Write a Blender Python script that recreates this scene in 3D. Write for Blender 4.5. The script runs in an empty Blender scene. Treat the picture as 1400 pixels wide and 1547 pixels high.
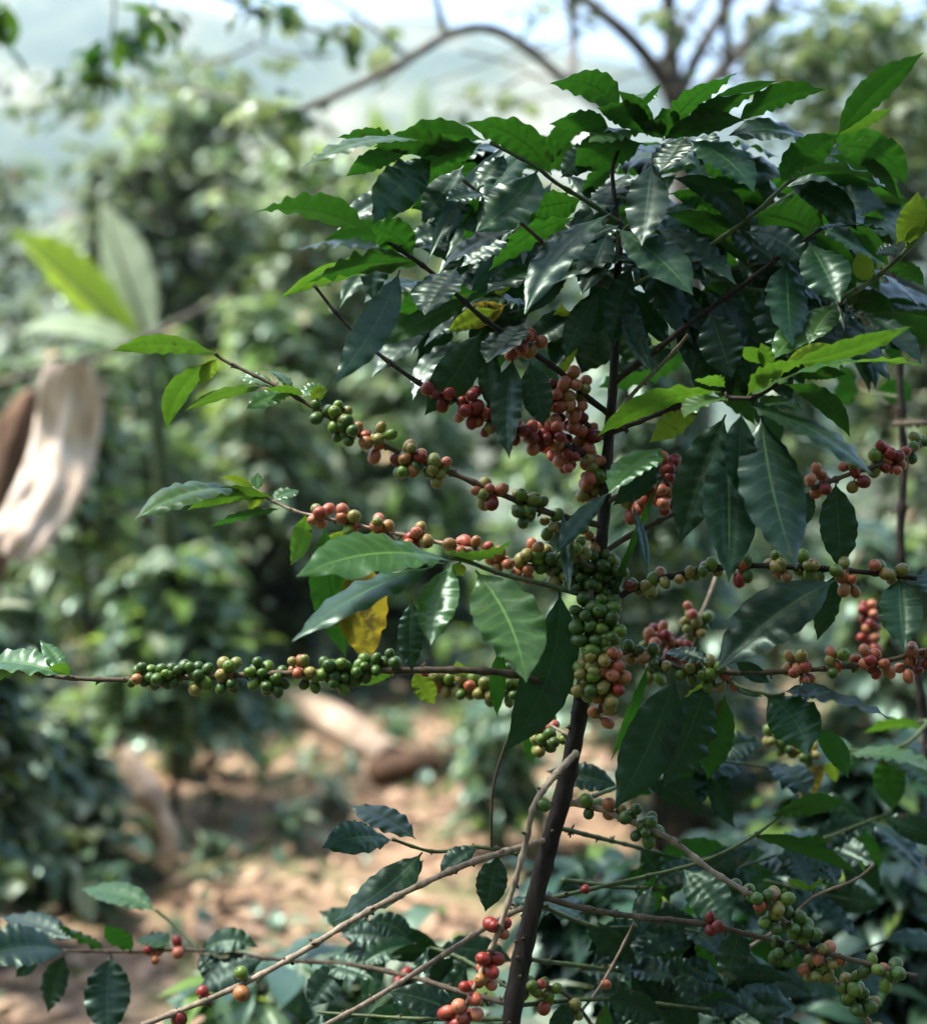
EXPO, HAZE = 1.95, 0.0008
import bpy, math, random
from mathutils import Vector as V, Matrix, noise
C = bpy.context.scene.collection
R = math.radians
rng = random.Random(7)

# ------------------------------------------------------------------ camera
CAMZ, PITCH, K = 1.30, R(-5), 0.000458
cp, sp = math.cos(PITCH), math.sin(PITCH)
RIGHT, UP, BACK = V((1, 0, 0)), V((0, -sp, cp)), V((0, -cp, -sp))
CAM = V((0, 0, CAMZ))
def P(x, y, d=1.2):
    return CAM + RIGHT * ((x - 700) * K * d) + UP * ((773.5 - y) * K * d) - BACK * d
def cs(v):                      # camera-space direction -> world
    return RIGHT * v[0] + UP * v[1] + BACK * v[2]
cd = bpy.data.cameras.new('camera'); cam = bpy.data.objects.new('camera', cd); C.objects.link(cam)
cam.matrix_world = Matrix.Translation(CAM) @ Matrix((RIGHT, UP, BACK)).transposed().to_4x4()
cd.sensor_fit = 'HORIZONTAL'; cd.sensor_width = 36; cd.lens = 36 / (1400 * K)
cd.clip_start = .05; cd.clip_end = 3000
cd.dof.use_dof = True; cd.dof.focus_distance = 1.17; cd.dof.aperture_fstop = 3.5
bpy.context.scene.camera = cam

# ------------------------------------------------------------------ object helpers
ORG = {}
def link(o, parent=None, origin=V((0, 0, 0))):
    C.objects.link(o); ORG[o.name] = origin.copy()
    if parent is not None:
        o.parent = parent; o.location = origin - ORG[parent.name]
    else: o.location = origin
    return o
def mesh(name, vs, fs, mats, parent=None, origin=None, uv=None, mi=None, smooth=True):
    if origin is None: origin = vs[0].copy() if vs else V((0, 0, 0))
    m = bpy.data.meshes.new(name)
    m.from_pydata([tuple(v - origin) for v in vs], [], fs)
    for mt in (mats if isinstance(mats, (list, tuple)) else [mats]): m.materials.append(mt)
    if uv:
        l = m.uv_layers.new(name='leaf'); flat = []
        for f in fs:
            for i in f: flat.extend(uv[i])
        l.data.foreach_set('uv', flat)
    if mi: m.polygons.foreach_set('material_index', mi)
    if smooth: m.polygons.foreach_set('use_smooth', [True] * len(fs))
    m.update()
    return link(bpy.data.objects.new(name, m), parent, origin)
def tag(o, label=None, cat=None, group=None, kind=None):
    if label: o['label'] = label
    if cat: o['category'] = cat
    if group: o['group'] = group
    if kind: o['kind'] = kind
    return o
def empty(name, loc, label, cat, group=None):
    return tag(link(bpy.data.objects.new(name, None), None, loc), label, cat, group)

def smooth_path(pts, seg):
    out = []; n = len(pts)
    for i in range(n - 1):
        p0, p1, p2, p3 = pts[max(i-1, 0)], pts[i], pts[i+1], pts[min(i+2, n-1)]
        for k in range(seg):
            t = k / seg
            out.append(.5 * ((2*p1) + (p2-p0)*t + (2*p0-5*p1+4*p2-p3)*t*t + (3*p1-p0-3*p2+p3)*t*t*t))
    out.append(pts[-1].copy()); return out
def tube_geo(path, rads, sides, vs, fs):
    base = len(vs); n = len(path); prev = None
    for i, p in enumerate(path):
        t = (path[min(i+1, n-1)] - path[max(i-1, 0)]).normalized()
        if prev is None: a = t.orthogonal().normalized()
        else:
            a = (prev - t * prev.dot(t)).normalized()
        prev = a; b = t.cross(a)
        for k in range(sides):
            w = 2*math.pi*k/sides
            vs.append(p + (a*math.cos(w) + b*math.sin(w)) * rads[i])
    for i in range(n-1):
        for k in range(sides):
            fs.append((base+i*sides+k, base+i*sides+(k+1) % sides, base+(i+1)*sides+(k+1) % sides, base+(i+1)*sides+k))
    fs.append(tuple(base+k for k in range(sides))[::-1]); fs.append(tuple(base+(n-1)*sides+k for k in range(sides)))
def lerp(a, b, t): return a + (b-a)*t

# ------------------------------------------------------------------ materials
def mat(name):
    m = bpy.data.materials.new(name); m.use_nodes = True
    nt = m.node_tree; nt.nodes.clear()
    out = nt.nodes.new('ShaderNodeOutputMaterial')
    return m, nt, out
def N(nt, typ, **kw):
    n = nt.nodes.new(typ)
    for k, v in kw.items():
        if k in n.inputs: n.inputs[k].default_value = v
        else: setattr(n, k, v)
    return n
def L(nt, a, b): nt.links.new(a, b)
def math_(nt, op, a, b=None, c=None):
    n = nt.nodes.new('ShaderNodeMath'); n.operation = op
    for i, x in enumerate((a, b, c)):
        if x is None: continue
        if isinstance(x, (int, float)): n.inputs[i].default_value = x
        else: nt.links.new(x, n.inputs[i])
    return n.outputs[0]
def mixc(nt, f, a, b):
    n = nt.nodes.new('ShaderNodeMix'); n.data_type = 'RGBA'
    for i, x in ((0, f), (6, a), (7, b)):
        if isinstance(x, (int, float)): n.inputs[i].default_value = x
        elif isinstance(x, tuple): n.inputs[i].default_value = (*x, 1)
        else: nt.links.new(x, n.inputs[i])
    return n.outputs[2]
def noise_f(nt, scale, detail=3, rough=.55, coord='Object', vec=None):
    tc = nt.nodes.new('ShaderNodeTexCoord')
    n = N(nt, 'ShaderNodeTexNoise', Scale=scale, Detail=detail, Roughness=rough)
    L(nt, vec if vec is not None else tc.outputs[coord], n.inputs['Vector'])
    return n
def ramp(nt, fac, stops):
    r = nt.nodes.new('ShaderNodeValToRGB'); L(nt, fac, r.inputs[0])
    el = r.color_ramp.elements
    while len(el) < len(stops): el.new(.5)
    for e, (p, c) in zip(el, stops): e.position = p; e.color = (*c, 1)
    return r.outputs[0]

def leaf_mat(name, top, under, trans, tw=.35, rough=.33, veins=True, spots=None, var=.25, spec=.5, edge=None):
    m, nt, out = mat(name)
    geo = nt.nodes.new('ShaderNodeNewGeometry'); uvn = N(nt, 'ShaderNodeUVMap', uv_map='leaf')
    sep = nt.nodes.new('ShaderNodeSeparateXYZ'); L(nt, uvn.outputs[0], sep.inputs[0])
    au = math_(nt, 'ABSOLUTE', math_(nt, 'MULTIPLY_ADD', sep.outputs[0], 2.0, -1.0))
    col = mixc(nt, geo.outputs['Backfacing'], top, under)
    tcol = trans
    nz = noise_f(nt, 22, 3)
    oi = nt.nodes.new('ShaderNodeObjectInfo')
    dark = math_(nt, 'MULTIPLY_ADD', nz.outputs[0], var*2, 1-var)
    rv = math_(nt, 'MULTIPLY_ADD', geo.outputs['Random Per Island'], .5, .75)
    rv2 = math_(nt, 'MULTIPLY_ADD', oi.outputs['Random'], .4, .8)
    dark = math_(nt, 'MULTIPLY', math_(nt, 'MULTIPLY', dark, rv), rv2)
    hs = N(nt, 'ShaderNodeHueSaturation'); L(nt, col, hs.inputs['Color']); L(nt, dark, hs.inputs['Value'])
    L(nt, math_(nt, 'MULTIPLY_ADD', oi.outputs['Random'], .04, .48), hs.inputs['Hue'])
    col = hs.outputs[0]
    tn = N(nt, 'ShaderNodeHueSaturation'); tn.inputs['Color'].default_value = (*trans, 1); L(nt, dark, tn.inputs['Value'])
    tcol = tn.outputs[0]
    if veins:
        mid = math_(nt, 'LESS_THAN', au, math_(nt, 'MULTIPLY_ADD', sep.outputs[1], -.035, .055))
        # lateral veins: arcs towards the tip
        ph = math_(nt, 'MULTIPLY', math_(nt, 'SUBTRACT', sep.outputs[1], math_(nt, 'MULTIPLY', math_(nt, 'POWER', au, 1.4), .12)), 11.0)
        fr = math_(nt, 'ABSOLUTE', math_(nt, 'SUBTRACT', math_(nt, 'FRACT', ph), .5))
        lat = math_(nt, 'MULTIPLY', math_(nt, 'LESS_THAN', fr, .055), math_(nt, 'LESS_THAN', au, .85))
        vf = math_(nt, 'MAXIMUM', math_(nt, 'MULTIPLY', mid, .75), math_(nt, 'MULTIPLY', lat, .3))
        lightv = tuple(min(1, c*2.2+.02) for c in under)
        col = mixc(nt, vf, col, lightv)
        tcol = mixc(nt, math_(nt, 'MAXIMUM', math_(nt, 'MULTIPLY', mid, .85), math_(nt, 'MULTIPLY', lat, .6)), tcol, tuple(c*.3 for c in trans))
        # small brown blemishes and a paler dusty bloom in patches
        bl = noise_f(nt, 75, 2, .5); bf = ramp(nt, bl.outputs[0], [(.70, (0, 0, 0)), (.74, (.9, .9, .9))])
        col = mixc(nt, bf, col, (.07, .045, .02)); tcol = mixc(nt, bf, tcol, (.05, .03, .01))
        mot = ramp(nt, noise_f(nt, 38, 4, .7).outputs[0], [(.45, (0, 0, 0)), (.75, (.35, .35, .35))])
        col = mixc(nt, mot, col, tuple(min(1, c*2.0+.01) for c in top))
    if spots:
        s = noise_f(nt, 60, 4, .7)
        f = ramp(nt, s.outputs[0], [(.49, (0, 0, 0)), (.60, (1, 1, 1))])
        col = mixc(nt, f, col, spots); tcol = mixc(nt, f, tcol, spots)
    if edge:
        f = math_(nt, 'MULTIPLY', math_(nt, 'POWER', au, 3.0), .8)
        col = mixc(nt, f, col, edge); tcol = mixc(nt, f, tcol, edge)
    b = N(nt, 'ShaderNodeBsdfPrincipled', Roughness=rough); L(nt, col, b.inputs['Base Color'])
    b.inputs['Specular IOR Level'].default_value = spec
    b.inputs['Specular Tint'].default_value = (.62, .92, .80, 1)
    rr = math_(nt, 'MULTIPLY_ADD', geo.outputs['Backfacing'], .3, rough)
    L(nt, math_(nt, 'ADD', rr, math_(nt, 'MULTIPLY_ADD', nz.outputs[0], .16, -.08)), b.inputs['Roughness'])
    bn = noise_f(nt, 260, 3); bump = N(nt, 'ShaderNodeBump', Strength=.12, Distance=.0005)
    L(nt, bn.outputs[0], bump.inputs['Height']); L(nt, bump.outputs[0], b.inputs['Normal'])
    t = N(nt, 'ShaderNodeBsdfTranslucent'); L(nt, tcol, t.inputs['Color'])
    mx = N(nt, 'ShaderNodeMixShader', Fac=tw); L(nt, b.outputs[0], mx.inputs[1]); L(nt, t.outputs[0], mx.inputs[2])
    L(nt, mx.outputs[0], out.inputs[0]); return m

M = {}
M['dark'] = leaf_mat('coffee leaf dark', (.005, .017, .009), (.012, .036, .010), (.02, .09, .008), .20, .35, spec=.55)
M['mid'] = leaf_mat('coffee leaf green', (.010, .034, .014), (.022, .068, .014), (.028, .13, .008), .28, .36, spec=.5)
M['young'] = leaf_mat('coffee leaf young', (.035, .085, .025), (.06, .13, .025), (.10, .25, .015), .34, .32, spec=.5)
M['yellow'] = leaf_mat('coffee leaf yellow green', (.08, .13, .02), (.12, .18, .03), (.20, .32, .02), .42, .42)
M['spotted'] = leaf_mat('coffee leaf yellowing', (.16, .14, .02), (.18, .16, .025), (.30, .26, .02), .4, .45, spots=(.10, .075, .02), edge=(.45, .33, .02))
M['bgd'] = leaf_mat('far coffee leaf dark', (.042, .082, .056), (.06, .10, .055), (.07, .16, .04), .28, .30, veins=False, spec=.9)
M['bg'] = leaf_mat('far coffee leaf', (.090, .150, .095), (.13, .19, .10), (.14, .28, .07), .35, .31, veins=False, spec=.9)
M['bgl'] = leaf_mat('far leaf pale', (.30, .36, .25), (.34, .40, .28), (.36, .46, .22), .4, .38, veins=False, spec=.7)  # paleness stands in for mist over the far leaves
M['bgy'] = leaf_mat('far leaf yellow green', (.14, .22, .045), (.18, .25, .07), (.30, .45, .06), .45, .42, veins=False)
M['dry'] = leaf_mat('dry leaf', (.46, .32, .21), (.50, .38, .26), (.3, .16, .06), .15, .6, veins=False, var=.35, spec=.3)
M['banana'] = leaf_mat('banana leaf', (.22, .36, .03), (.27, .42, .06), (.55, .80, .05), .5, .4, veins=False, var=.12)
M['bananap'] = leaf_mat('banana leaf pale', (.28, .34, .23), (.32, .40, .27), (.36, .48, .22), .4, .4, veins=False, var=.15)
M['greyleaf'] = leaf_mat('shade tree leaf', (.09, .13, .07), (.16, .20, .12), (.22, .32, .10), .35, .45, veins=False, var=.3)

def bark_mat(name, c1, c2, scale=60, rough=.75, bump=.0015, stretch=(1, 1, .25)):
    m, nt, out = mat(name)
    tc = nt.nodes.new('ShaderNodeTexCoord'); mp = nt.nodes.new('ShaderNodeMapping'); mp.inputs['Scale'].default_value = stretch
    L(nt, tc.outputs['Object'], mp.inputs[0])
    n = noise_f(nt, scale, 5, .65, vec=mp.outputs[0])
    n2 = noise_f(nt, scale*.15, 2)
    f = math_(nt, 'ADD', math_(nt, 'MULTIPLY', n.outputs[0], .7), math_(nt, 'MULTIPLY', n2.outputs[0], .3))
    col = ramp(nt, f, [(.36, c1), (.60, c2), (.72, tuple(min(.9, c*1.9+.02) for c in c2))])
    b = N(nt, 'ShaderNodeBsdfPrincipled', Roughness=rough); L(nt, col, b.inputs['Base Color'])
    b.inputs['Specular IOR Level'].default_value = .3
    bp = N(nt, 'ShaderNodeBump', Strength=.7, Distance=bump); L(nt, n.outputs[0], bp.inputs['Height']); L(nt, bp.outputs[0], b.inputs['Normal'])
    L(nt, b.outputs[0], out.inputs[0]); return m
M['trunk'] = bark_mat('coffee bark dark', (.007, .0055, .0045), (.030, .024, .019), 110, bump=.004)
M['twig'] = bark_mat('coffee twig brown', (.040, .032, .020), (.11, .085, .055), 120)
M['pale'] = bark_mat('coffee twig pale', (.09, .07, .05), (.32, .26, .19), 140)
M['green'] = bark_mat('coffee stem green', (.035, .055, .02), (.09, .13, .045), 80, .5)
M['knob'] = bark_mat('twig node dark', (.03, .022, .015), (.09, .065, .035), 160)
M['grey'] = bark_mat('shade tree bark', (.04, .037, .03), (.12, .11, .09), 20, bump=.004)
M['log'] = bark_mat('dry log', (.20, .145, .10), (.46, .36, .27), 30, bump=.006)
M['logend'] = bark_mat('log underside', (.05, .03, .02), (.16, .09, .05), 14, bump=.006)

def cherry_mat(name, stops, sc=55, rough=.32):
    m, nt, out = mat(name)
    tc = nt.nodes.new('ShaderNodeTexCoord'); oi = nt.nodes.new('ShaderNodeObjectInfo')
    ad = nt.nodes.new('ShaderNodeVectorMath'); ad.operation = 'ADD'
    L(nt, tc.outputs['Object'], ad.inputs[0]); L(nt, oi.outputs['Random'], ad.inputs[1])
    n = noise_f(nt, sc, 2, .5, vec=ad.outputs[0])
    f = math_(nt, 'ADD', n.outputs[0], math_(nt, 'MULTIPLY_ADD', oi.outputs['Random'], .3, -.15))
    col = ramp(nt, f, stops)
    sp_ = noise_f(nt, 900, 2, .5, vec=ad.outputs[0])
    col = mixc(nt, ramp(nt, sp_.outputs[0], [(.62, (0, 0, 0)), (.76, (.3, .3, .3))]), col, (.42, .33, .16))
    b = N(nt, 'ShaderNodeBsdfPrincipled', Roughness=rough); L(nt, col, b.inputs['Base Color'])
    b.inputs['Subsurface Weight'].default_value = 0
    b.inputs['Specular IOR Level'].default_value = .4
    bp = N(nt, 'ShaderNodeBump', Strength=.25, Distance=.0005); L(nt, sp_.outputs[0], bp.inputs['Height']); L(nt, bp.outputs[0], b.inputs['Normal'])
    L(nt, b.outputs[0], out.inputs[0]); return m
CM = [cherry_mat('cherry green dark', [(.3, (.020, .055, .008)), (.7, (.05, .12, .012))]),
      cherry_mat('cherry green', [(.3, (.055, .12, .012)), (.7, (.12, .20, .02))]),
      cherry_mat('cherry olive', [(.35, (.12, .16, .025)), (.6, (.24, .19, .05))]),
      cherry_mat('cherry turning', [(.32, (.20, .19, .035)), (.46, (.32, .15, .05)), (.62, (.30, .045, .025))]),
      cherry_mat('cherry coral', [(.3, (.46, .19, .10)), (.6, (.34, .07, .04))]),
      cherry_mat('cherry red', [(.3, (.26, .022, .012)), (.7, (.10, .010, .008))])]

# cherry meshes: slightly oval drupe with a small crown scar and a short stalk
def cherry_mesh(mt, el):
    vs, fs, mi = [], [], []; S, Rn = 16, 11; r = 1.0
    for i in range(Rn):
        th = math.pi * i / (Rn-1); z = -math.cos(th) * el; rr = math.sin(th)
        rr *= 1 - .06*math.cos(th)
        if i == Rn-1: z -= .10; rr = .02
        if i == Rn-2: rr *= .95
        if i == 0: rr = .02
        for k in range(S):
            a = 2*math.pi*k/S; vs.append(V((rr*math.cos(a), rr*math.sin(a)*.95, z)))
    for i in range(Rn-1):
        for k in range(S): fs.append((i*S+k, i*S+(k+1) % S, (i+1)*S+(k+1) % S, (i+1)*S+k)); mi.append(0)
    n0 = len(fs); tube_geo([V((0, 0, el*.93)), V((0, 0, el*1.01)), V((0, 0, el*.97))], [.12, .10, .03], 8, vs, fs)
    tube_geo([V((0, 0, -el*.95)), V((0, 0, -el-.5))], [.11, .12], 6, vs, fs)
    mi += [1]*(len(fs)-n0)
    m = bpy.data.meshes.new('cherry'); m.from_pydata([tuple(v) for v in vs], [], fs)
    m.materials.append(mt); m.materials.append(M['knob']); m.polygons.foreach_set('material_index', mi)
    m.polygons.foreach_set('use_smooth', [True]*len(fs)); m.update(); return m
CMESH = [[cherry_mesh(c, e) for e in (1.07, 1.26)] for c in CM]

# ------------------------------------------------------------------ leaf
PROF = [(0, .04), (.045, .05), (.09, .22), (.15, .48), (.22, .70), (.30, .86), (.40, .97), (.50, 1), (.60, .96), (.69, .85), (.77, .68), (.84, .47), (.89, .30), (.93, .17), (.96, .09), (.985, .04), (1, .01)]
def prof(t):
    for (a, fa), (b, fb) in zip(PROF, PROF[1:]):
        if t <= b:
            u = (t-a)/(b-a); u = u*u*(3-2*u)*.4 + u*.6
            return fa + (fb-fa)*u
    return .01
def leaf_geo(p0, pc, p1, n0, hw, r, nl=40, nw=8, wave=.10, quilt=.03, fold=.25, droop=0.0, twist=0.0):
    vs, fs, uv = [], [], []
    ln = (p1-p0).length
    ph = [r.uniform(0, 6.28), r.uniform(0, 6.28)]; fq = [r.uniform(5.2, 7.5), r.uniform(5.2, 7.5)]
    am = [wave*r.uniform(.7, 1.35), wave*r.uniform(.7, 1.35)]
    ph2 = [r.uniform(0, 6.28) for _ in range(4)]
    n = n0.copy()
    for i in range(nl+1):
        t = i/nl
        c = p0*(1-t)**2 + pc*2*t*(1-t) + p1*t*t
        tg = ((pc-p0)*(1-t) + (p1-pc)*t).normalized()
        nn = (n - tg*n.dot(tg))
        nn = nn.normalized() if nn.length > 1e-4 else tg.orthogonal().normalized()
        if twist: nn = Matrix.Rotation(twist*t, 3, tg) @ nn
        s = tg.cross(nn)
        w = prof(t)*hw
        body = min(1, w/(hw*.5))
        for k in range(nw+1):
            u = -1+2*k/nw; au = abs(u); sd = 0 if u < 0 else 1
            we = w*(1+.025*math.sin(t*fq[sd]*9+ph[sd]+1)*au*au)
            off = fold*au*we*(1-.45*au)
            wv = math.sin(t*fq[sd]*6.283+ph[sd]+1.2*math.sin(t*7+ph2[sd]))*(.65+.35*math.sin(t*9+ph2[2+sd])) + .18*math.sin(t*fq[sd]*10.3+ph2[sd])
            off += am[sd]*hw*wv*au**2.2*body
            off -= droop*hw*au*au*body
            off += quilt*hw*math.cos(6.283*(11*(t-.12*au**1.4)))*min(1, au*4)*(1-au**4)*body*-1
            vs.append(c + s*(u*we) + nn*off)
            uv.append(((u+1)/2, t))
    for i in range(nl):
        for k in range(nw):
            a = i*(nw+1)+k
            fs.append((a, a+1, a+nw+2, a+nw+1))
    return vs, fs, uv
# desired direction of the top face in camera space (x right, y up, z to camera)
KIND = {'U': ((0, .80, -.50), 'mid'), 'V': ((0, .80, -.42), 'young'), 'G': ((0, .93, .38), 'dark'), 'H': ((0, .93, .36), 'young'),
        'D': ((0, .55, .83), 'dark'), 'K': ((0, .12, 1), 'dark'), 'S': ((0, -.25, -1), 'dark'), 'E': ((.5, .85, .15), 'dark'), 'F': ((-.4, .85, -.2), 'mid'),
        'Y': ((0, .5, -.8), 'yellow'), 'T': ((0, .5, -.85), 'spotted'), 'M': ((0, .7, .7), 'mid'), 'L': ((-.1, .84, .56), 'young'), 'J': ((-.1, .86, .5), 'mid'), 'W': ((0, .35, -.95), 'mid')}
LEAFN = [0]
def leaf(parent, bx, by, tx, ty, w, kind, bend=0, d0=1.2, scale_z=1.0):
    LEAFN[0] += 1; r = random.Random(LEAFN[0]*31+5)
    nd, mname = KIND[kind]; tx += (tx-bx)*.06; ty += (ty-by)*.06; w *= .80 if kind in 'UVWFYE' else .86
    nc = V((nd[0]+r.uniform(-.22, .22), nd[1]+r.uniform(-.1, .1), nd[2]+r.uniform(-.08, .08))).normalized()
    dx, dy = tx-bx, by-ty; l2 = math.hypot(dx, dy)
    nz = nc.z if abs(nc.z) > .15 else math.copysign(.15, nc.z)
    dz = -(nc.x*dx+nc.y*dy)/nz
    lim = .75*l2; dz = max(-lim, min(lim, dz))*scale_z
    d1 = d0 - dz*K*d0
    p0, p1 = P(bx, by, d0), P(tx, ty, d1)
    dirw = (p1-p0).normalized(); n0 = cs(nc); n0 = (n0 - dirw*n0.dot(dirw)).normalized()
    s = dirw.cross(n0); sc = V((s.dot(RIGHT), s.dot(UP)))
    per = V((-dy, dx))/max(l2, 1)
    f = abs(sc.dot(per)); hw = w*K*d0*.5/max(f, .42)
    hw = min(hw, max((p1-p0).length*.34, w*K*d0*.5))
    if per.y < 0 or (abs(per.y) < .3 and per.x > 0): per = -per
    b = per*bend*2*K*d0
    pc = (p0+p1)/2 + RIGHT*b.x + UP*b.y
    vs, fs, uv = leaf_geo(p0, pc, p1, n0, hw, r, wave=r.uniform(.08, .15) if kind in 'VHLJ' else r.uniform(.08, .17), quilt=r.uniform(.008, .018) if kind == 'G' else r.uniform(.008, .024), fold=r.uniform(.12, .45), droop=r.uniform(0, .2), twist=r.gauss(0, .38))
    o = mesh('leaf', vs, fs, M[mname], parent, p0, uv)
    if kind == 'Y': o['label'] = 'yellow-green leaf glowing against the light'
    if kind == 'T': o['label'] = 'yellowing leaf with brown spots'
    return o

def pack(n, r, tdir, rr):
    sp_ = r*1.25*(n/4)**.36
    pts = [V((rr.gauss(0, 1), rr.gauss(0, 1), rr.gauss(0, 1))).normalized()*sp_ + tdir*rr.uniform(-1, 1)*r*1.2 for _ in range(n)]
    for it in range(40):
        for i in range(n):
            for j in range(i):
                dv = pts[i]-pts[j]; l = dv.length or 1e-6
                if l < 2.02*r:
                    mv = dv/l*(2.02*r-l)*.5; pts[i] += mv; pts[j] -= mv
            ax = pts[i] - tdir*pts[i].dot(tdir); l = ax.length or 1e-6
            if l < 1.15*r: pts[i] += ax/l*(1.15*r-l)*.6
            else: pts[i] -= ax*(.03 if n > 3 else .2)
            pts[i] -= tdir*pts[i].dot(tdir)*.03
    return pts
CH = [0]
def cherries(parent, c, tdir, n, red, r=.0064):
    """red 0..1: green to red"""
    CH[0] += 1; rr = random.Random(CH[0]*17+3)
    for p in pack(n, r, tdir, rr):
        v = red*5 + rr.gauss(0, .75)
        if red < .15: v = min(v, 2) if rr.random() > .04 else 3
        i = max(0, min(5, round(v)))
        o = bpy.data.objects.new('cherry', CMESH[i][rr.random() < .55])
        ax = p - tdir*p.dot(tdir)*.6; ax += V((rr.uniform(-.3, .3), rr.uniform(-.3, .3), rr.uniform(-.3, .1)))*r
        link(o, parent, c+p)
        o.rotation_mode = 'QUATERNION'; o.rotation_quaternion = ax.to_track_quat('Z', 'Y')
        s = r*rr.uniform(.78, 1.12); o.scale = (s, s, s)

def branch(parent, pts, r0, r1, m='twig', leaves=(), cher=(), nodes=0, name='branch', cr=.0064, dd=0, label=None):
    """pts (px, py, depth); r in px at depth; leaves (bx,by,tx,ty,w,kind,bend[,depth offset]); cher (px,py,n,red)"""
    W = [P(x, y, d) for x, y, d in pts]; path = smooth_path(W, 8)
    n = len(path); dm = pts[0][2]
    r0, r1 = (r0*.74, r1*.74) if m == 'pale' else (r0*.9, r1*.9) if name == 'branch' else (r0, r1)
    rads = [lerp(r0, r1, i/(n-1))*K*dm for i in range(n)]
    if nodes:
        # resample evenly and swell at nodes
        tot = sum((a-b).length for a, b in zip(path, path[1:])); step = nodes*K*dm
        res = []; cum = [0]
        for a, b in zip(path, path[1:]): cum.append(cum[-1]+(b-a).length)
        m_ = max(12, int(tot/step)*8); j = 0
        for i in range(m_+1):
            s = tot*i/m_
            while j < n-2 and cum[j+1] < s: j += 1
            t = (s-cum[j])/max(1e-9, cum[j+1]-cum[j]); res.append(path[j].lerp(path[j+1], min(1, t)))
        path = res; rads = []
        for i in range(m_+1):
            base = lerp(r0, r1, i/m_)*K*dm; q = i % 8
            rads.append(base*(1+.55*max(0, .4+noise.noise(V((i*.9, r0, 4))))+.1 if q == 0 else 1.15 if q in (1, 7) else .97 if q % 2 else 1.0)*(1+.14*noise.noise(V((i*.31, r0, 1)))))
    vs, fs = [], []
    tube_geo(path, rads, 8, vs, fs); mi = [0]*len(fs)
    if nodes:
        rn = random.Random(len(path))
        for i in range(8, len(path)-4, 8):
            if rn.random() < .35: continue
            for q in range(rn.randint(2, 5)):
                d = V((rn.uniform(-1, 1), rn.uniform(-1, 1), rn.uniform(-1, 1))).normalized()
                l = rads[i]*rn.uniform(1.2, 2.2)
                k0 = len(fs); tube_geo([path[i]+d*rads[i]*.3, path[i]+d*l], [rads[i]*.45, rads[i]*.25], 5, vs, fs); mi += [1]*(len(fs)-k0)
    b = mesh(name, vs, fs, [M[m], M['knob']], parent, W[0], mi=mi)
    if label: b['label'] = label
    # px-space helper for depth on this branch
    PX = []
    for (x0, y0, d0), (x1, y1, d1) in zip(pts, pts[1:]):
        for k in range(10): t = k/10; PX.append((lerp(x0, x1, t), lerp(y0, y1, t), lerp(d0, d1, t)))
    PX.append(pts[-1])
    def near(x, y): return min(range(len(PX)), key=lambda i: (PX[i][0]-x)**2+(PX[i][1]-y)**2)
    for lf in leaves:
        lf = tuple(lf)+(0,)*(8-len(lf))
        leaf(b, *lf[:7], d0=PX[near(lf[0], lf[1])][2]+lf[7])
    for c in cher:
        x, y, nn, red = c[:4]; i = near(x, y); a, e = PX[max(i-1, 0)], PX[min(i+1, len(PX)-1)]
        td = (P(*e)-P(*a)).normalized()
        bp_ = P(*PX[i]); cherries(b, bp_.lerp(P(x, y, PX[i][2]), .22 if nn <= 2 else .5 if nn <= 4 else .85), td, max(1, round(nn*.85)), red, cr*.86)
    return b

# ------------------------------------------------------------------ terrain
def gh(x, y):
    """height of the land"""
    z = .035*noise.noise(V((x*1.1, y*1.1, 0))) + .012*noise.noise(V((x*5, y*5, 3))) + .10*noise.noise(V((x*.3+5, y*.3, 1)))
    z += .06*max(0, x-.2)*math.exp(-((y-2.5)/3)**2)
    bk = max(0, -.7-y); z += 34*(1-math.exp(-bk*1.7/34)) + .25*min(1, bk)*noise.noise(V((x*.8, y*.8, 5)))  # added rise behind the camera, unseen, blocks sky light from the front
    far = max(0, y-9); z -= 60*(1-math.exp(-(far/90)**2))
    m = max(0, y-230)/330
    if m > 0:
        z += 225*(1-math.exp(-m*m*2.2))*(1+.28*noise.noise(V((x*.0035, 2.3, 0))))*(1-.22*math.exp(-((x-125)/70)**2)) + 26*noise.noise(V((x*.008, y*.008, 7)))*min(1, m*2) + 6*noise.noise(V((x*.03, y*.03, 7)))*min(1, m*2)
    return z
def axis(lo, hi, fine_lo, fine_hi, st, g):
    a = [fine_lo]
    while a[-1] < fine_hi: a.append(a[-1]+st)
    s = st; b = a[:]
    while b[-1] < hi: s *= g; b.append(b[-1]+s)
    s = st; pre = []; c = fine_lo
    while c > lo: s *= g; c -= s; pre.append(c)
    return pre[::-1]+b
xs = axis(-900, 900, -4, 4, .05, 1.16); ys = axis(-60, 1000, 1, 9, .05, 1.10)
def sheet(name, xs, ys, mt):
    vs = [V((x, y, gh(x, y))) for y in ys for x in xs]; nx = len(xs)
    fs = [(j*nx+i, j*nx+i+1, (j+1)*nx+i+1, (j+1)*nx+i) for j in range(len(ys)-1) for i in range(nx-1)]
    return tag(mesh(name, vs, fs, mt, origin=V((0, 0, 0))), kind='structure')
m, nt, out = mat('soil')
n1 = noise_f(nt, 1.3, 4); n2 = noise_f(nt, 14, 6, .7); n3 = noise_f(nt, 90, 3)
f = math_(nt, 'ADD', math_(nt, 'MULTIPLY', n1.outputs[0], .45), math_(nt, 'MULTIPLY', n2.outputs[0], .55))
col = ramp(nt, f, [(.34, (.06, .038, .024)), (.45, (.19, .12, .072)), (.56, (.31, .21, .135)), (.70, (.46, .34, .24))])
moss = ramp(nt, noise_f(nt, 2.6, 4).outputs[0], [(.48, (0, 0, 0)), (.60, (.8, .8, .8))])
col = mixc(nt, moss, col, (.08, .10, .035))
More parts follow.
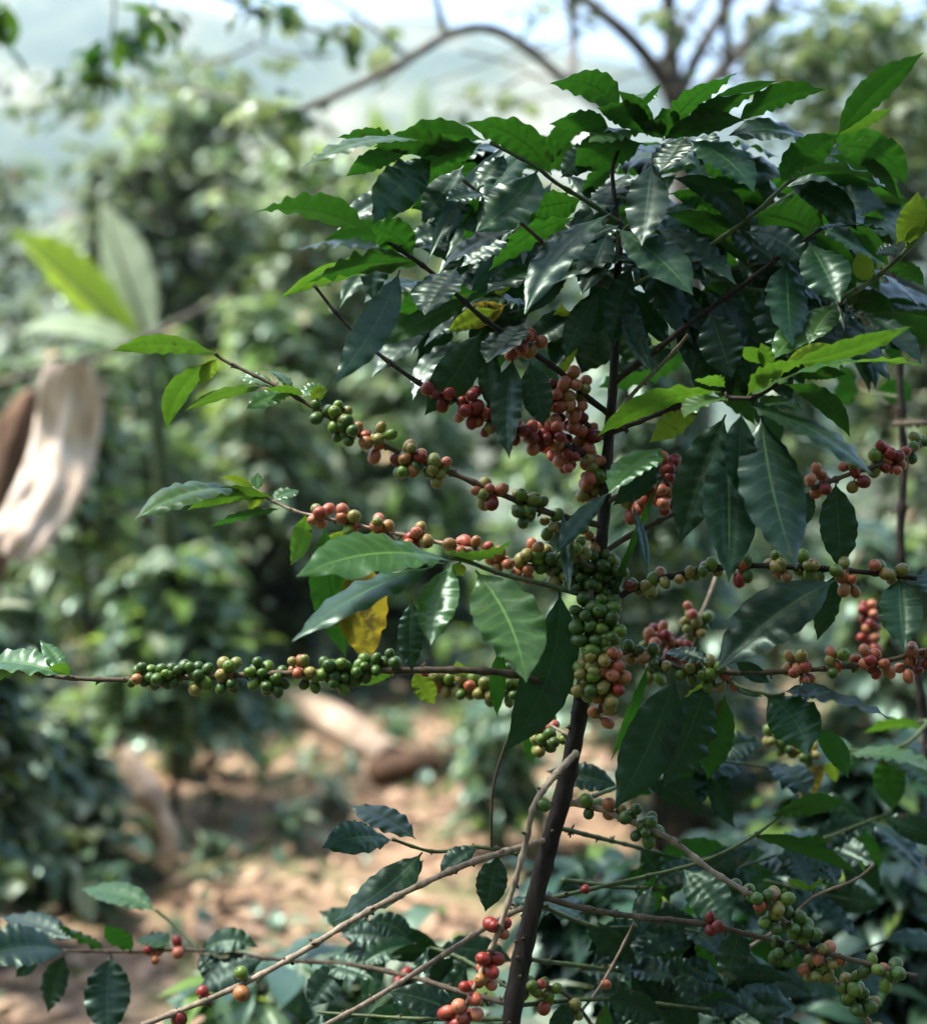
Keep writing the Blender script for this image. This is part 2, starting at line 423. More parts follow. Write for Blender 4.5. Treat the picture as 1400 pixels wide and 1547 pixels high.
tcg = nt.nodes.new('ShaderNodeTexCoord'); sg = nt.nodes.new('ShaderNodeSeparateXYZ'); L(nt, tcg.outputs['Object'], sg.inputs[0])
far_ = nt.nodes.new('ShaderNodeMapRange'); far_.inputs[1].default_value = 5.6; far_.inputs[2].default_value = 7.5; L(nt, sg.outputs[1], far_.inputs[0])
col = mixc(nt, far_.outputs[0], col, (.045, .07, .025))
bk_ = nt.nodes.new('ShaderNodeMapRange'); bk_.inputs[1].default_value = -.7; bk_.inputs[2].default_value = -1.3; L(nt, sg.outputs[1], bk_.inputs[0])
nr_ = nt.nodes.new('ShaderNodeMapRange'); nr_.inputs[1].default_value = 2.4; nr_.inputs[2].default_value = 1.7; L(nt, sg.outputs[1], nr_.inputs[0])  # unseen ground under the plant, darkened to cut light bounced upward
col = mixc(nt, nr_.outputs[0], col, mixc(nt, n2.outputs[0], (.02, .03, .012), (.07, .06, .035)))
col = mixc(nt, bk_.outputs[0], col, mixc(nt, n2.outputs[0], (.02, .035, .012), (.05, .07, .03)))  # dark cover for the added light-blocking rise behind the camera
b = N(nt, 'ShaderNodeBsdfPrincipled', Roughness=.9); L(nt, col, b.inputs['Base Color'])
bp = N(nt, 'ShaderNodeBump', Strength=.9, Distance=.02); L(nt, n2.outputs[0], bp.inputs['Height']); L(nt, bp.outputs[0], b.inputs['Normal'])
L(nt, b.outputs[0], out.inputs[0]); M['soil'] = m
m, nt, out = mat('hillside')
n1 = noise_f(nt, .02, 5, .6); n2 = noise_f(nt, .12, 4, .7)
f = math_(nt, 'ADD', math_(nt, 'MULTIPLY', n1.outputs[0], .6), math_(nt, 'MULTIPLY', n2.outputs[0], .4))
col = ramp(nt, f, [(.40, (.03, .06, .03)), (.5, (.07, .10, .045)), (.56, (.17, .17, .09)), (.64, (.32, .30, .22))])
b = N(nt, 'ShaderNodeBsdfPrincipled', Roughness=1.0); L(nt, col, b.inputs['Base Color'])
L(nt, b.outputs[0], out.inputs[0]); M['hill'] = m
jy = next(i for i, y in enumerate(ys) if y > 30)
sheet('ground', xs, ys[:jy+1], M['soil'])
sheet('hills', axis(-900, 900, -150, 150, 6, 1.12), ys[jy:jy+1]+[ys[jy]*1.0+v for v in axis(0, 970, 0, 700, 7, 1.2)[1:]], M['hill'])

# ------------------------------------------------------------------ main coffee plant
cof = empty('coffee_plant', V((P(760, 1600, 1.2).x-.03, 1.16, 0)), 'tall dark-leaved coffee plant in sharp focus, cherry clusters along its long branches', 'coffee plant')
tp = [(700, 2560, 1.16), (720, 2200, 1.17), (745, 1800, 1.19), (772, 1547, 1.2), (790, 1440, 1.2), (815, 1330, 1.2), (845, 1220, 1.2), (868, 1120, 1.2), (882, 1040, 1.2), (895, 960, 1.2), (905, 870, 1.2), (912, 780, 1.2), (918, 680, 1.2), (925, 590, 1.2), (930, 500, 1.2), (932, 430, 1.2), (935, 360, 1.2), (928, 300, 1.2), (926, 250, 1.2), (945, 205, 1.2)]
tr = [30, 28, 25, 23, 22, 21.5, 20, 19, 17.5, 16, 14, 13, 12, 10, 9, 8, 7, 5.5, 4, 3]
vs, fs = [], []
path = smooth_path([P(*p) for p in tp], 10); trr = []
for i in range(len(path)):
    q = i/10; a = int(q); t = q-a; base = lerp(tr[a], tr[min(a+1, len(tr)-1)], t)
    trr.append(base*(.60+.10*min(1, i/90))*K*1.2*(1+.16*noise.noise(V((i*.35, 0, 0))) + (.12 if i % 13 == 0 else 0)))
tube_geo(path, trr, 20, vs, fs)
for i in range(len(path)):
    for k in range(20):
        d_ = vs[i*20+k]-path[i]; vs[i*20+k] = path[i]+d_*(1+.16*noise.noise(V((math.cos(k*.314)*1.6, math.sin(k*.314)*1.6, i*.22)))+.08*noise.noise(V((k*1.7, i*1.3, 3))))
mi = [0]*len(fs); rb = random.Random(3)
for i in range(12, len(path)-30, 3):
    for q in range(rb.randint(0, 2)):
        a_ = rb.uniform(0, 6.28); d_ = V((math.cos(a_), math.sin(a_), rb.uniform(-.2, .6))); p_ = path[i]
        k0 = len(fs); tube_geo([p_+d_*trr[i]*.8, p_+d_*trr[i]*rb.uniform(1.15, 1.5)], [trr[i]*rb.uniform(.12, .3), trr[i]*.1], 6, vs, fs); mi += [1]*(len(fs)-k0)
mesh('trunk', vs, fs, [M['trunk'], M['twig']], cof, mi=mi)

BR = lambda *a, **k: branch(cof, *a, **k)
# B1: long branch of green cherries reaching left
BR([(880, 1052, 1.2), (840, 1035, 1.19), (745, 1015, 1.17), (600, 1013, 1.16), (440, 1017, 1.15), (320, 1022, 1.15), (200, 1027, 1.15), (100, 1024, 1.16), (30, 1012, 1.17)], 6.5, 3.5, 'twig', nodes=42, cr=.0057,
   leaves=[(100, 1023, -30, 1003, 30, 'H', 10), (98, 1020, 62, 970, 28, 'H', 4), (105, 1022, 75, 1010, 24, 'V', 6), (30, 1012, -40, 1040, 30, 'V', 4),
           (600, 1010, 545, 1035, 20, 'V', 0, .03), (625, 1015, 655, 1062, 40, 'Y', 0, .05)],
   cher=[(213, 1018, 8, .05), (245, 1022, 6, .0), (265, 1018, 8, .05), (298, 1022, 9, .05), (300, 1038, 4, 0), (345, 1008, 5, .5), (345, 1030, 6, .05), (397, 1018, 12, .03), (415, 1035, 8, .0), (455, 1008, 8, .55), (470, 1030, 6, .1), (500, 1010, 9, .0), (530, 1018, 9, 0), (560, 1005, 8, .0), (590, 998, 5, 0), (508, 1032, 5, 0)])
# behind: half hidden branch of mixed cherries
BR([(890, 1035, 1.24), (800, 1045, 1.27), (730, 1042, 1.29), (640, 1030, 1.31)], 4, 3, 'twig',
   cher=[(640, 1028, 3, .85), (672, 1035, 6, .3), (665, 1022, 3, .7), (705, 1035, 9, .25), (735, 1045, 9, .35), (768, 1045, 8, .2), (770, 1000, 4, .1)], leaves=[(700, 1035, 690, 1000, 26, 'Y', 0)])
# B2: branch rising to the upper left with a light young tip
BR([(912, 795, 1.2), (870, 785, 1.19), (830, 775, 1.18), (770, 752, 1.17), (700, 722, 1.17), (640, 697, 1.17), (560, 665, 1.17), (500, 632, 1.17), (430, 590, 1.17), (340, 545, 1.18), (325, 533, 1.18)], 5.5, 2.8, 'twig', nodes=36,
   leaves=[(330, 535, 178, 530, 24, 'V', 14), (322, 545, 256, 643, 38, 'V', 18), (328, 542, 306, 580, 28, 'Y', 3), (400, 583, 286, 618, 22, 'V', 8), (415, 588, 360, 570, 18, 'H', 6),
           (440, 592, 395, 560, 20, 'H', 10), (445, 592, 376, 616, 18, 'H', 4), (460, 598, 400, 590, 16, 'V', 6), (470, 605, 494, 590, 28, 'Y', 4), (455, 600, 490, 585, 18, 'H', 3)],
   cher=[(480, 628, 5, .0), (515, 635, 9, .1), (525, 655, 7, .05), (520, 620, 4, .3), (572, 655, 6, .45), (562, 685, 4, .7), (620, 690, 9, .75), (612, 710, 6, .15), (660, 705, 7, .45), (655, 725, 4, .3), (735, 745, 7, .7), (725, 760, 4, .4), (795, 762, 9, .15), (790, 780, 6, .0), (835, 790, 6, .35), (860, 800, 4, .3)])
# B3
BR([(908, 890, 1.2), (870, 875, 1.2), (780, 850, 1.19), (700, 828, 1.19), (640, 815, 1.2), (560, 798, 1.21), (500, 785, 1.21), (440, 770, 1.22), (385, 742, 1.23)], 5.5, 3, 'pale', nodes=34,
   leaves=[(375, 738, 213, 782, 34, 'H', 16), (415, 752, 290, 770, 26, 'V', 14), (385, 740, 335, 722, 22, 'Y', 4), (390, 740, 390, 715, 22, 'H', 2), (412, 757, 450, 742, 22, 'H', 3), (425, 768, 322, 795, 18, 'U', 4),
           (462, 775, 440, 850, 40, 'V', -4), (400, 745, 375, 770, 20, 'Y', 0), (490, 795, 520, 982, 80, 'W', 6, .02), (520, 800, 475, 850, 34, 'Y', 0, .03), (545, 840, 556, 995, 92, 'T', 2, .03), (580, 790, 545, 850, 30, 'V', 0, .03)],
   cher=[(488, 768, 3, .55), (480, 790, 2, .8), (530, 785, 5, .55), (520, 798, 2, .1), (575, 785, 3, .7), (580, 805, 6, .7), (635, 805, 6, .75), (625, 822, 4, .8), (690, 822, 5, .8), (720, 830, 5, .6), (755, 850, 6, .6), (790, 862, 6, .65), (825, 845, 9, .2), (808, 830, 7, .3), (845, 870, 8, .05), (870, 845, 8, .02, ), (880, 870, 7, 0)])
# centre-left hub of big leaves in front
BR([(900, 905, 1.2), (830, 885, 1.16), (760, 868, 1.13), (705, 848, 1.11), (680, 843, 1.11)], 4.5, 3, 'green',
   leaves=[(682, 848, 461, 870, 48, 'H', 22), (672, 852, 528, 868, 22, 'H', 12), (655, 856, 453, 963, 52, 'J', 14), (683, 852, 653, 968, 68, 'L', 6, -.01), (622, 905, 622, 1010, 46, 'K', 2, .03),
           (718, 862, 790, 1022, 118, 'L', 14, -.02), (845, 890, 764, 1124, 92, 'K', -26, .02), (662, 828, 768, 815, 30, 'V', -22), (757, 975, 751, 1077, 32, 'U', 2, .03), (690, 850, 700, 870, 20, 'Y', 0), (700, 845, 640, 905, 28, 'U', 0, .04)])
# front cluster of olive and orange cherries on a short spur over the trunk
BR([(893, 880, 1.19), (893, 930, 1.165), (905, 980, 1.155), (912, 1040, 1.155), (905, 1075, 1.17)], 5, 4, 'twig', cr=.0068,
   cher=[(880, 925, 9, .05), (915, 920, 8, .05), (925, 955, 8, .15), (885, 965, 9, .12), (905, 990, 8, .3), (925, 1005, 9, .75), (883, 1008, 7, .35), (930, 1028, 8, .6), (882, 1035, 8, .25), (915, 1048, 8, .35), (908, 1092, 3, .8)])
BR([(905, 860, 1.2), (880, 850, 1.17), (860, 820, 1.16)], 4, 3, 'twig', cher=[(905, 850, 9, .0), (930, 860, 8, .05), (885, 895, 9, .05), (915, 890, 8, .05), (870, 825, 7, .3)])
# B4: dark arching branch on the left of the crown
BR([(906, 697, 1.2), (850, 672, 1.18), (800, 655, 1.17), (755, 635, 1.16), (700, 608, 1.15), (640, 583, 1.15), (560, 525, 1.15), (510, 475, 1.15), (474, 430, 1.15)], 5.5, 2.4, 'trunk', nodes=50,
   cher=[(640, 592, 2, .9), (665, 605, 3, 1), (712, 598, 5, 1), (708, 625, 7, .95), (742, 635, 8, 1), (735, 655, 4, .95), (775, 650, 8, 1), (805, 665, 7, .95), (835, 655, 8, .8)],
   leaves=[(510, 475, 497, 466, 8, 'D', 0)])
# B5: crown branches carrying the coral cluster
BR([(920, 625, 1.2), (880, 595, 1.19), (850, 565, 1.18), (815, 540, 1.17), (790, 520, 1.16), (735, 485, 1.15), (690, 445, 1.14), (640, 402, 1.13), (590, 368, 1.12), (565, 352, 1.12)], 5.5, 3, 'trunk', nodes=40,
   cher=[(795, 515, 5, .5), (775, 535, 4, .8), (815, 515, 4, .5), (865, 575, 4, .6), (890, 580, 3, .3), (840, 600, 9, .8), (870, 615, 7, .8), (825, 620, 8, .8)],
   leaves=[(556, 350, 395, 322, 54, 'U', 17), (624, 385, 562, 345, 48, 'U', 8), (630, 392, 433, 448, 30, 'V', 18), (640, 398, 475, 425, 40, 'U', 14), (604, 407, 508, 570, 62, 'D', -10), (690, 404, 644, 472, 88, 'G', 6, -.02),
           (722, 448, 568, 522, 44, 'W', 4), (720, 440, 600, 470, 40, 'U', 4, .02), (727, 500, 646, 620, 72, 'K', -4), (790, 488, 737, 545, 62, 'G', 0), (752, 468, 680, 500, 34, 'Y', 4, .05), (645, 398, 766, 224, 34, 'E', 16, -.02),
           (775, 345, 672, 402, 42, 'D', 8), (765, 460, 690, 490, 40, 'T', 0, .05), (800, 545, 820, 640, 56, 'K', 0, -.03), (775, 540, 770, 685, 62, 'K', 6, -.02), (848, 455, 850, 565, 62, 'Y', 0, .06), (735, 520, 745, 620, 44, 'K', 0)])
BR([(918, 665, 1.2), (880, 635, 1.2), (840, 590, 1.2), (800, 560, 1.2)], 5, 3, 'twig', cher=[(880, 660, 8, .8), (865, 640, 7, .75), (830, 680, 8, .85), (850, 700, 6, .8), (880, 690, 6, .7), (870, 735, 4, .75), (880, 755, 3, .4), (895, 735, 5, .1)])
BR([(914, 750, 1.21), (885, 700, 1.19), (860, 690, 1.18)], 4, 3, 'pale', cher=[(855, 698, 5, .85), (885, 720, 4, .6), (885, 745, 5, .6), (905, 760, 5, .7)])
# crown, upper left
BR([(934, 335, 1.2), (885, 303, 1.18), (840, 276, 1.16), (812, 253, 1.14), (785, 238, 1.13), (740, 215, 1.12)], 4.5, 2.6, 'green', nodes=44,
   leaves=[(732, 212, 603, 214, 36, 'U', 13), (833, 264, 708, 190, 50, 'U', 22), (727, 216, 637, 276, 50, 'U', 12), (700, 228, 572, 222, 36, 'U', 10, .01), (640, 212, 465, 252, 30, 'H', 18), (615, 218, 515, 208, 26, 'U', 6, .03), (620, 226, 528, 264, 28, 'U', 8, .02),
           (655, 236, 568, 332, 76, 'D', 8, .03), (812, 256, 724, 345, 82, 'M', -6, -.01), (762, 232, 722, 282, 42, 'G', 0), (880, 300, 780, 320, 60, 'U', 0, .04), (730, 292, 676, 302, 24, 'G', 2), (790, 245, 850, 225, 34, 'U', 6, .03), (700, 250, 640, 330, 56, 'D', 0, .05)])
BR([(932, 430, 1.2), (880, 420, 1.18), (830, 375, 1.17), (785, 335, 1.15), (735, 300, 1.14), (700, 272, 1.13)], 4.5, 2.6, 'twig', nodes=44,
   leaves=[(868, 328, 745, 405, 48, 'U', 14), (922, 322, 800, 466, 54, 'G', 18, -.02), (920, 345, 880, 440, 58, 'D', 0, .0), (860, 390, 800, 470, 44, 'K', 0, .01), (830, 400, 740, 440, 44, 'G', 6, .03), (770, 350, 700, 400, 50, 'D', 0, .04), (700, 345, 730, 385, 30, 'U', 0, .04),
           (905, 438, 856, 537, 48, 'K', 4, -.01), (780, 420, 720, 450, 30, 'Y', 0, .06), (870, 470, 800, 520, 54, 'K', 0, .05), (840, 425, 905, 400, 34, 'G', 4, .02)])
# crown, top
BR([(945, 205, 1.2), (955, 195, 1.2), (960, 180, 1.2)], 3, 2, 'green',
   leaves=[(938, 166, 836, 128, 54, 'U', 19), (922, 196, 834, 188, 36, 'U', 12), (945, 165, 988, 138, 30, 'H', 4), (960, 170, 998, 126, 14, 'U', 0), (978, 205, 905, 165, 40, 'U', 12), (968, 200, 893, 214, 30, 'H', 10), (1002, 210, 965, 185, 34, 'U', 6), (985, 205, 935, 140, 30, 'U', 8),
           (1005, 208, 1000, 165, 55, 'U', 4), (1012, 190, 1108, 114, 50, 'U', 10), (1035, 198, 1138, 140, 46, 'U', 8), (1055, 170, 1168, 124, 22, 'U', 4, .02), (1113, 185, 1240, 138, 36, 'U', 14), (1000, 212, 1118, 183, 26, 'U', 10), (1010, 215, 1090, 195, 20, 'H', 4),
           (972, 216, 873, 256, 60, 'U', 12, -.02), (1032, 206, 998, 256, 62, 'G', 0, -.02), (1042, 212, 1134, 286, 76, 'M', 12, -.02), (985, 245, 970, 364, 74, 'D', 0, -.03), (1012, 268, 1128, 366, 46, 'K', 26, -.02), (1000, 322, 1122, 398, 40, 'U', 24, -.01),
           (905, 210, 850, 265, 50, 'D', 0, .03), (920, 240, 880, 300, 46, 'U', 0, .04), (950, 260, 900, 320, 50, 'G', 0, .03), (1060, 240, 1130, 260, 44, 'U', 0, .04), (890, 175, 830, 230, 40, 'U', 6, .05), (1075, 195, 1060, 235, 40, 'G', 0, .04)])
BR([(935, 360, 1.2), (950, 340, 1.19), (985, 330, 1.18)], 4, 3, 'green',
   leaves=[(932, 345, 1040, 440, 78, 'M', 8, -.03), (935, 340, 885, 372, 36, 'G', 6, -.03), (960, 400, 1048, 525, 70, 'K', 12), (990, 345, 1105, 425, 50, 'D', 10, .02), (1020, 330, 1110, 345, 40, 'U', 8, .05), (985, 360, 1060, 420, 60, 'K', 0, .03), (950, 430, 1010, 520, 50, 'K', 0, .05), (920, 480, 880, 560, 72, 'S', 0, .06), (935, 470, 975, 555, 60, 'S', 0, .06)])
# crown, right
BR([(932, 440, 1.2), (1000, 410, 1.2), (1070, 372, 1.19), (1140, 322, 1.18), (1185, 280, 1.18), (1230, 245, 1.18), (1262, 212, 1.18)], 5, 2.6, 'green', nodes=44,
   leaves=[(1264, 206, 1388, 86, 52, 'U', 10), (1232, 214, 1108, 205, 34, 'G', 14), (1255, 224, 1363, 276, 50, 'U', 26), (1178, 278, 1262, 208, 48, 'U', 8, .01), (1184, 276, 1338, 291, 56, 'G', 24, -.01), (1188, 282, 1288, 345, 52, 'D', 18), (1250, 235, 1352, 300, 34, 'W', 18, .03), (1138, 322, 1242, 358, 70, 'U', 8, .02),
           (1200, 290, 1270, 330, 30, 'G', 6, .02), (1265, 205, 1345, 165, 24, 'V', 4, .04), (1120, 330, 1060, 290, 40, 'U', 5, .04), (1100, 345, 1180, 400, 54, 'D', 0, .04)])
BR([(930, 575, 1.2), (990, 530, 1.19), (1050, 482, 1.18), (1110, 440, 1.17), (1168, 395, 1.16), (1240, 345, 1.16)], 5.5, 3, 'trunk', nodes=40,
   leaves=[(1124, 350, 1216, 402, 50, 'D', 14), (1228, 346, 1335, 348, 26, 'G', 8), (1222, 366, 1266, 452, 76, 'M', 2, -.01), (1188, 392, 1196, 516, 78, 'M', 2), (1150, 440, 1188, 535, 72, 'D', 4, .01), (1108, 425, 1058, 475, 62, 'W', 0, .04), (1072, 468, 1104, 566, 74, 'K', 0), (1090, 480, 1060, 600, 70, 'K', 0, .02),
           (1230, 350, 1290, 430, 44, 'U', 4, .04), (1180, 380, 1240, 460, 56, 'K', 0, .03), (1040, 440, 1045, 560, 50, 'K', 0, .03), (1130, 500, 1140, 590, 60, 'K', 0, .03), (1060, 380, 1000, 420, 44, 'G', 0, .03), (1275, 330, 1340, 400, 26, 'U', 6, .04), (1160, 350, 1220, 370, 40, 'W', 0, .04)])
BR([(930, 628, 1.21), (960, 590, 1.2), (1000, 550, 1.19), (1040, 505, 1.18)], 4.5, 3.5, 'pale', nodes=30)
# right hub of fresh leaves (in front)
BR([(918, 655, 1.2), (960, 638, 1.17), (1030, 612, 1.13), (1100, 602, 1.11), (1140, 600, 1.1), (1175, 580, 1.1)], 6, 3, 'trunk', nodes=36,
   leaves=[(1188, 552, 1366, 496, 30, 'V', -4), (1186, 548, 1262, 525, 24, 'Y', 6), (1128, 598, 1222, 548, 40, 'V', 12), (1195, 566, 1384, 553, 30, 'H', 12), (1130, 600, 1212, 560, 20, 'H', 0), (1205, 570, 1275, 566, 22, 'U', 4, .02),
           (1088, 592, 912, 656, 38, 'V', 20), (1100, 602, 1036, 630, 62, 'H', 8, -.01), (1095, 585, 1050, 575, 24, 'V', 6), (1185, 580, 1278, 656, 38, 'U', 18), (1130, 612, 1308, 712, 44, 'G', 14), (1140, 600, 1210, 620, 36, 'G', 4, .02),
           (1150, 628, 1200, 846, 114, 'D', 8, -.01), (1120, 622, 1122, 748, 60, 'K', 4, -.03), (1096, 626, 1030, 812, 84, 'K', 4), (1098, 660, 1100, 868, 96, 'D', -2, .01), (1165, 545, 1248, 466, 48, 'H', 4, .01), (1222, 520, 1262, 462, 44, 'H', 4, .02), (1150, 550, 1125, 525, 24, 'V', 0),
           (1060, 605, 985, 665, 50, 'Y', 0, .08), (1165, 560, 1150, 520, 30, 'V', 0)])
# cherries hiding behind the right hub, and twisted leaves
BR([(915, 760, 1.2), (960, 735, 1.18), (1010, 715, 1.17), (1050, 700, 1.17)], 4.5, 3, 'twig',
   cher=[(1005, 700, 5, .95), (985, 745, 8, .8), (1005, 765, 7, .8), (1010, 725, 5, .9), (960, 770, 5, .5)],
   leaves=[(1002, 676, 924, 742, 64, 'H', 8, -.04), (1000, 700, 930, 760, 46, 'K', 0, -.02), (1010, 700, 902, 990, 15, 'U', 10, -.05), (922, 742, 842, 835, 30, 'D', 6, -.04), (955, 760, 976, 862, 16, 'E', -4, -.04), (850, 770, 860, 890, 22, 'D', 0, -.03)])
BR([(912, 835, 1.2), (950, 810, 1.2), (1020, 775, 1.2), (1080, 745, 1.2)], 5, 3.5, 'twig', nodes=40, cher=[(880, 800, 4, .6)])
# B8 right branch
BR([(908, 925, 1.2), (955, 890, 1.19), (1035, 866, 1.18), (1120, 855, 1.17), (1200, 857, 1.17), (1300, 864, 1.17), (1400, 876, 1.17), (1440, 880, 1.17)], 5.5, 4, 'trunk', nodes=38, cr=.006,
   cher=[(945, 865, 2, .9), (965, 890, 4, .4), (995, 860, 2, .8), (985, 895, 4, .3), (1035, 880, 4, .4), (1060, 855, 3, .2), (1075, 865, 2, .4), (1115, 875, 3, .7), (1130, 870, 2, .1), (1165, 840, 3, .3), (1180, 870, 4, .5), (1215, 845, 4, .4), (1228, 862, 3, .2), (1275, 855, 4, .4), (1280, 885, 6, .5), (1330, 855, 4, .6), (1350, 865, 3, .6), (1232, 878, 2, .5)],
   leaves=[(1262, 728, 1270, 856, 70, 'K', 0, .02), (1262, 866, 1236, 962, 46, 'K', 0, .02), (1262, 876, 1092, 1006, 88, 'D', 12, -.03), (1358, 872, 1366, 976, 72, 'M', 2), (1395, 858, 1430, 920, 60, 'G', 0), (1225, 740, 1200, 800, 40, 'K', 0, .02)])
# B10
BR([(890, 1010, 1.2), (945, 985, 1.19), (1000, 1000, 1.18), (1060, 1015, 1.17), (1150, 1016, 1.17), (1250, 1010, 1.16), (1330, 1000, 1.16), (1400, 984, 1.16), (1450, 975, 1.16)], 5, 4, 'twig', nodes=38, cr=.0060,
   cher=[(955, 985, 4, .1), (985, 985, 4, .15), (1000, 1005, 3, .2), (1040, 1015, 6, .3), (1045, 1000, 4, .7), (1075, 1010, 5, .35), (1070, 1030, 5, .2), (1100, 1040, 4, .7), (1200, 1000, 6, .4), (1210, 1020, 6, .7), (1262, 985, 3, .5), (1260, 1010, 4, .3), (1300, 985, 4, .7), (1320, 1000, 5, .8), (1335, 1015, 4, .9), (1375, 985, 4, .75), (1375, 1012, 5, .9), (1400, 1000, 4, .8)],
   leaves=[(1020, 1020, 932, 1212, 92, 'K', -8, -.02), (1068, 1030, 1005, 1182, 94, 'K', -4), (1095, 1050, 1070, 1172, 66, 'W', 0, .03), (980, 1000, 925, 1142, 22, 'U', -4), (1108, 1040, 1150, 1052, 10, 'D', 0), (1110, 1000, 1160, 1030, 30, 'K', 0), (1000, 985, 1070, 1000, 16, 'G', 4, -.02), (1060, 1030, 1035, 1090, 40, 'Y', 0, .04)])
BR([(1100, 1030, 1.17), (1130, 1042, 1.15), (1165, 1050, 1.14), (1185, 1048, 1.14)], 3, 2.5, 'green',
   leaves=[(1155, 1050, 1216, 1136, 82, 'M', 14), (1180, 1045, 1340, 1086, 28, 'G', 10), (1230, 1100, 1278, 1172, 42, 'W', 8, .02), (1185, 1045, 1265, 1050, 26, 'D', 4, .01)])
# blurred cluster behind the right middle
BR([(900, 1000, 1.26), (960, 985, 1.32), (1030, 965, 1.36), (1060, 925, 1.38), (1085, 860, 1.42)], 4, 4, 'pale',
   cher=[(1040, 925, 5, .6), (1000, 955, 7, .9), (1020, 975, 7, .85), (1060, 935, 6, .2), (1050, 955, 6, .25), (985, 970, 5, .6), (1015, 985, 5, .8), (990, 1025, 5, .3), (1000, 1040, 4, .2)])
# lower bare twigs
BR([(870, 1138, 1.17), (838, 1172, 1.14), (808, 1215, 1.12), (790, 1290, 1.12), (765, 1372, 1.12), (740, 1440, 1.12), (700, 1530, 1.12), (690, 1570, 1.12)], 7, 5, 'pale', nodes=34, cr=.0064,
   cher=[(808, 1217, 1, .0), (752, 1402, 2, .95), (772, 1404, 2, 1), (722, 1452, 2, 1), (740, 1455, 3, .95), (740, 1490, 4, .9), (705, 1498, 4, .95), (690, 1525, 5, .85), (712, 1538, 4, .9), (665, 1540, 3, 1)])
BR([(832, 1268, 1.2), (770, 1285, 1.18), (690, 1312, 1.16), (560, 1375, 1.14), (450, 1442, 1.12), (350, 1495, 1.11), (215, 1550, 1.1)], 7, 5.5, 'pale', nodes=42, cr=.0069,
   cher=[(362, 1472, 1, .05), (368, 1505, 1, 1), (306, 1500, 1, 1), (310, 1516, 1, .95), (262, 1520, 1, 1), (272, 1536, 1, 1)],
   leaves=[(752, 1290, 734, 1373, 54, 'K', 0), (722, 1282, 668, 1326, 36, 'D', 8, .01)])
BR([(790, 1372, 1.22), (740, 1398, 1.22), (640, 1462, 1.2), (560, 1512, 1.18), (480, 1555, 1.16)], 6, 5, 'pale', nodes=44)
BR([(782, 1290, 1.2), (720, 1280, 1.2), (655, 1287, 1.2), (592, 1268, 1.19)], 4, 2.5, 'green', nodes=30,
   leaves=[(628, 1268, 534, 1220, 34, 'G', 6), (594, 1270, 492, 1281, 32, 'G', 10), (638, 1288, 511, 1386, 68, 'M', -8), (560, 1250, 508, 1245, 14, 'U', 4, .02), (640, 1300, 600, 1330, 30, 'D', 0, .02)])
BR([(765, 1120, 1.19), (745, 1190, 1.19), (742, 1285, 1.2)], 2.4, 2.2, 'twig')
BR([(862, 1100, 1.22), (856, 1160, 1.24), (850, 1210, 1.24)], 3, 2.5, 'twig')
# lower left leafy branch going back (softly blurred)
BR([(785, 1520, 1.22), (700, 1500, 1.27), (620, 1476, 1.31), (530, 1458, 1.35), (420, 1450, 1.38), (300, 1436, 1.4), (200, 1438, 1.4), (95, 1437, 1.4)], 5, 3, 'twig', nodes=40,
   leaves=[(112, 1422, 5, 1388, 26, 'G', 8), (100, 1438, -30, 1452, 44, 'G', 12), (98, 1442, 74, 1526, 50, 'K', 2), (168, 1442, 165, 1562, 78, 'D', 4), (155, 1436, 92, 1398, 44, 'U', 2), (200, 1438, 160, 1400, 40, 'U', 0), (235, 1378, 128, 1346, 26, 'H', 10), (258, 1432, 205, 1422, 36, 'H', 8),
           (300, 1440, 385, 1432, 34, 'M', 14), (60, 1445, 25, 1475, 26, 'K', 0), (400, 1450, 300, 1500, 50, 'D', 8), (520, 1460, 470, 1520, 56, 'D', 4), (480, 1455, 560, 1480, 40, 'M', 6), (300, 1440, 340, 1490, 36, 'D', 0)],
   cher=[(235, 1450, 3, .75), (272, 1418, 2, 1), (605, 1480, 3, .95)])
BR([(300, 1436, 1.4), (265, 1400, 1.42), (235, 1375, 1.43)], 3, 2.5, 'green')
# lower right branches
BR([(858, 1212, 1.2), (905, 1222, 1.19), (945, 1238, 1.18), (1012, 1268, 1.17), (1080, 1320, 1.16), (1150, 1362, 1.16), (1200, 1408, 1.17), (1245, 1462, 1.18), (1305, 1535, 1.19), (1330, 1570, 1.2)], 7, 4.5, 'pale', nodes=42, cr=.0064,
   cher=[(895, 1218, 4, .05), (925, 1225, 3, .4), (960, 1222, 4, .0), (985, 1228, 4, .0), (975, 1258, 7, .02), (1118, 1352, 2, .05), (1150, 1358, 5, .05), (1160, 1350, 2, .8), (1180, 1362, 5, .1), (1165, 1390, 5, .1), (1200, 1395, 7, .1), (1225, 1410, 5, .05), (1225, 1465, 6, .4), (1250, 1455, 5, .3), (1290, 1490, 7, .05), (1300, 1515, 7, .05), (1320, 1510, 4, .1), (1340, 1545, 4, .4)])
BR([(812, 1352, 1.2), (870, 1370, 1.2), (950, 1384, 1.2), (1060, 1396, 1.19), (1170, 1422, 1.18), (1270, 1446, 1.17), (1385, 1476, 1.16)], 5.5, 4, 'twig', nodes=40,
   cher=[(1075, 1390, 2, 1), (1088, 1396, 1, 1), (1180, 1440, 7, .02), (1245, 1440, 3, .7), (1270, 1435, 1, .5), (1318, 1466, 4, .03), (1350, 1465, 3, .05), (1335, 1490, 4, .0)])
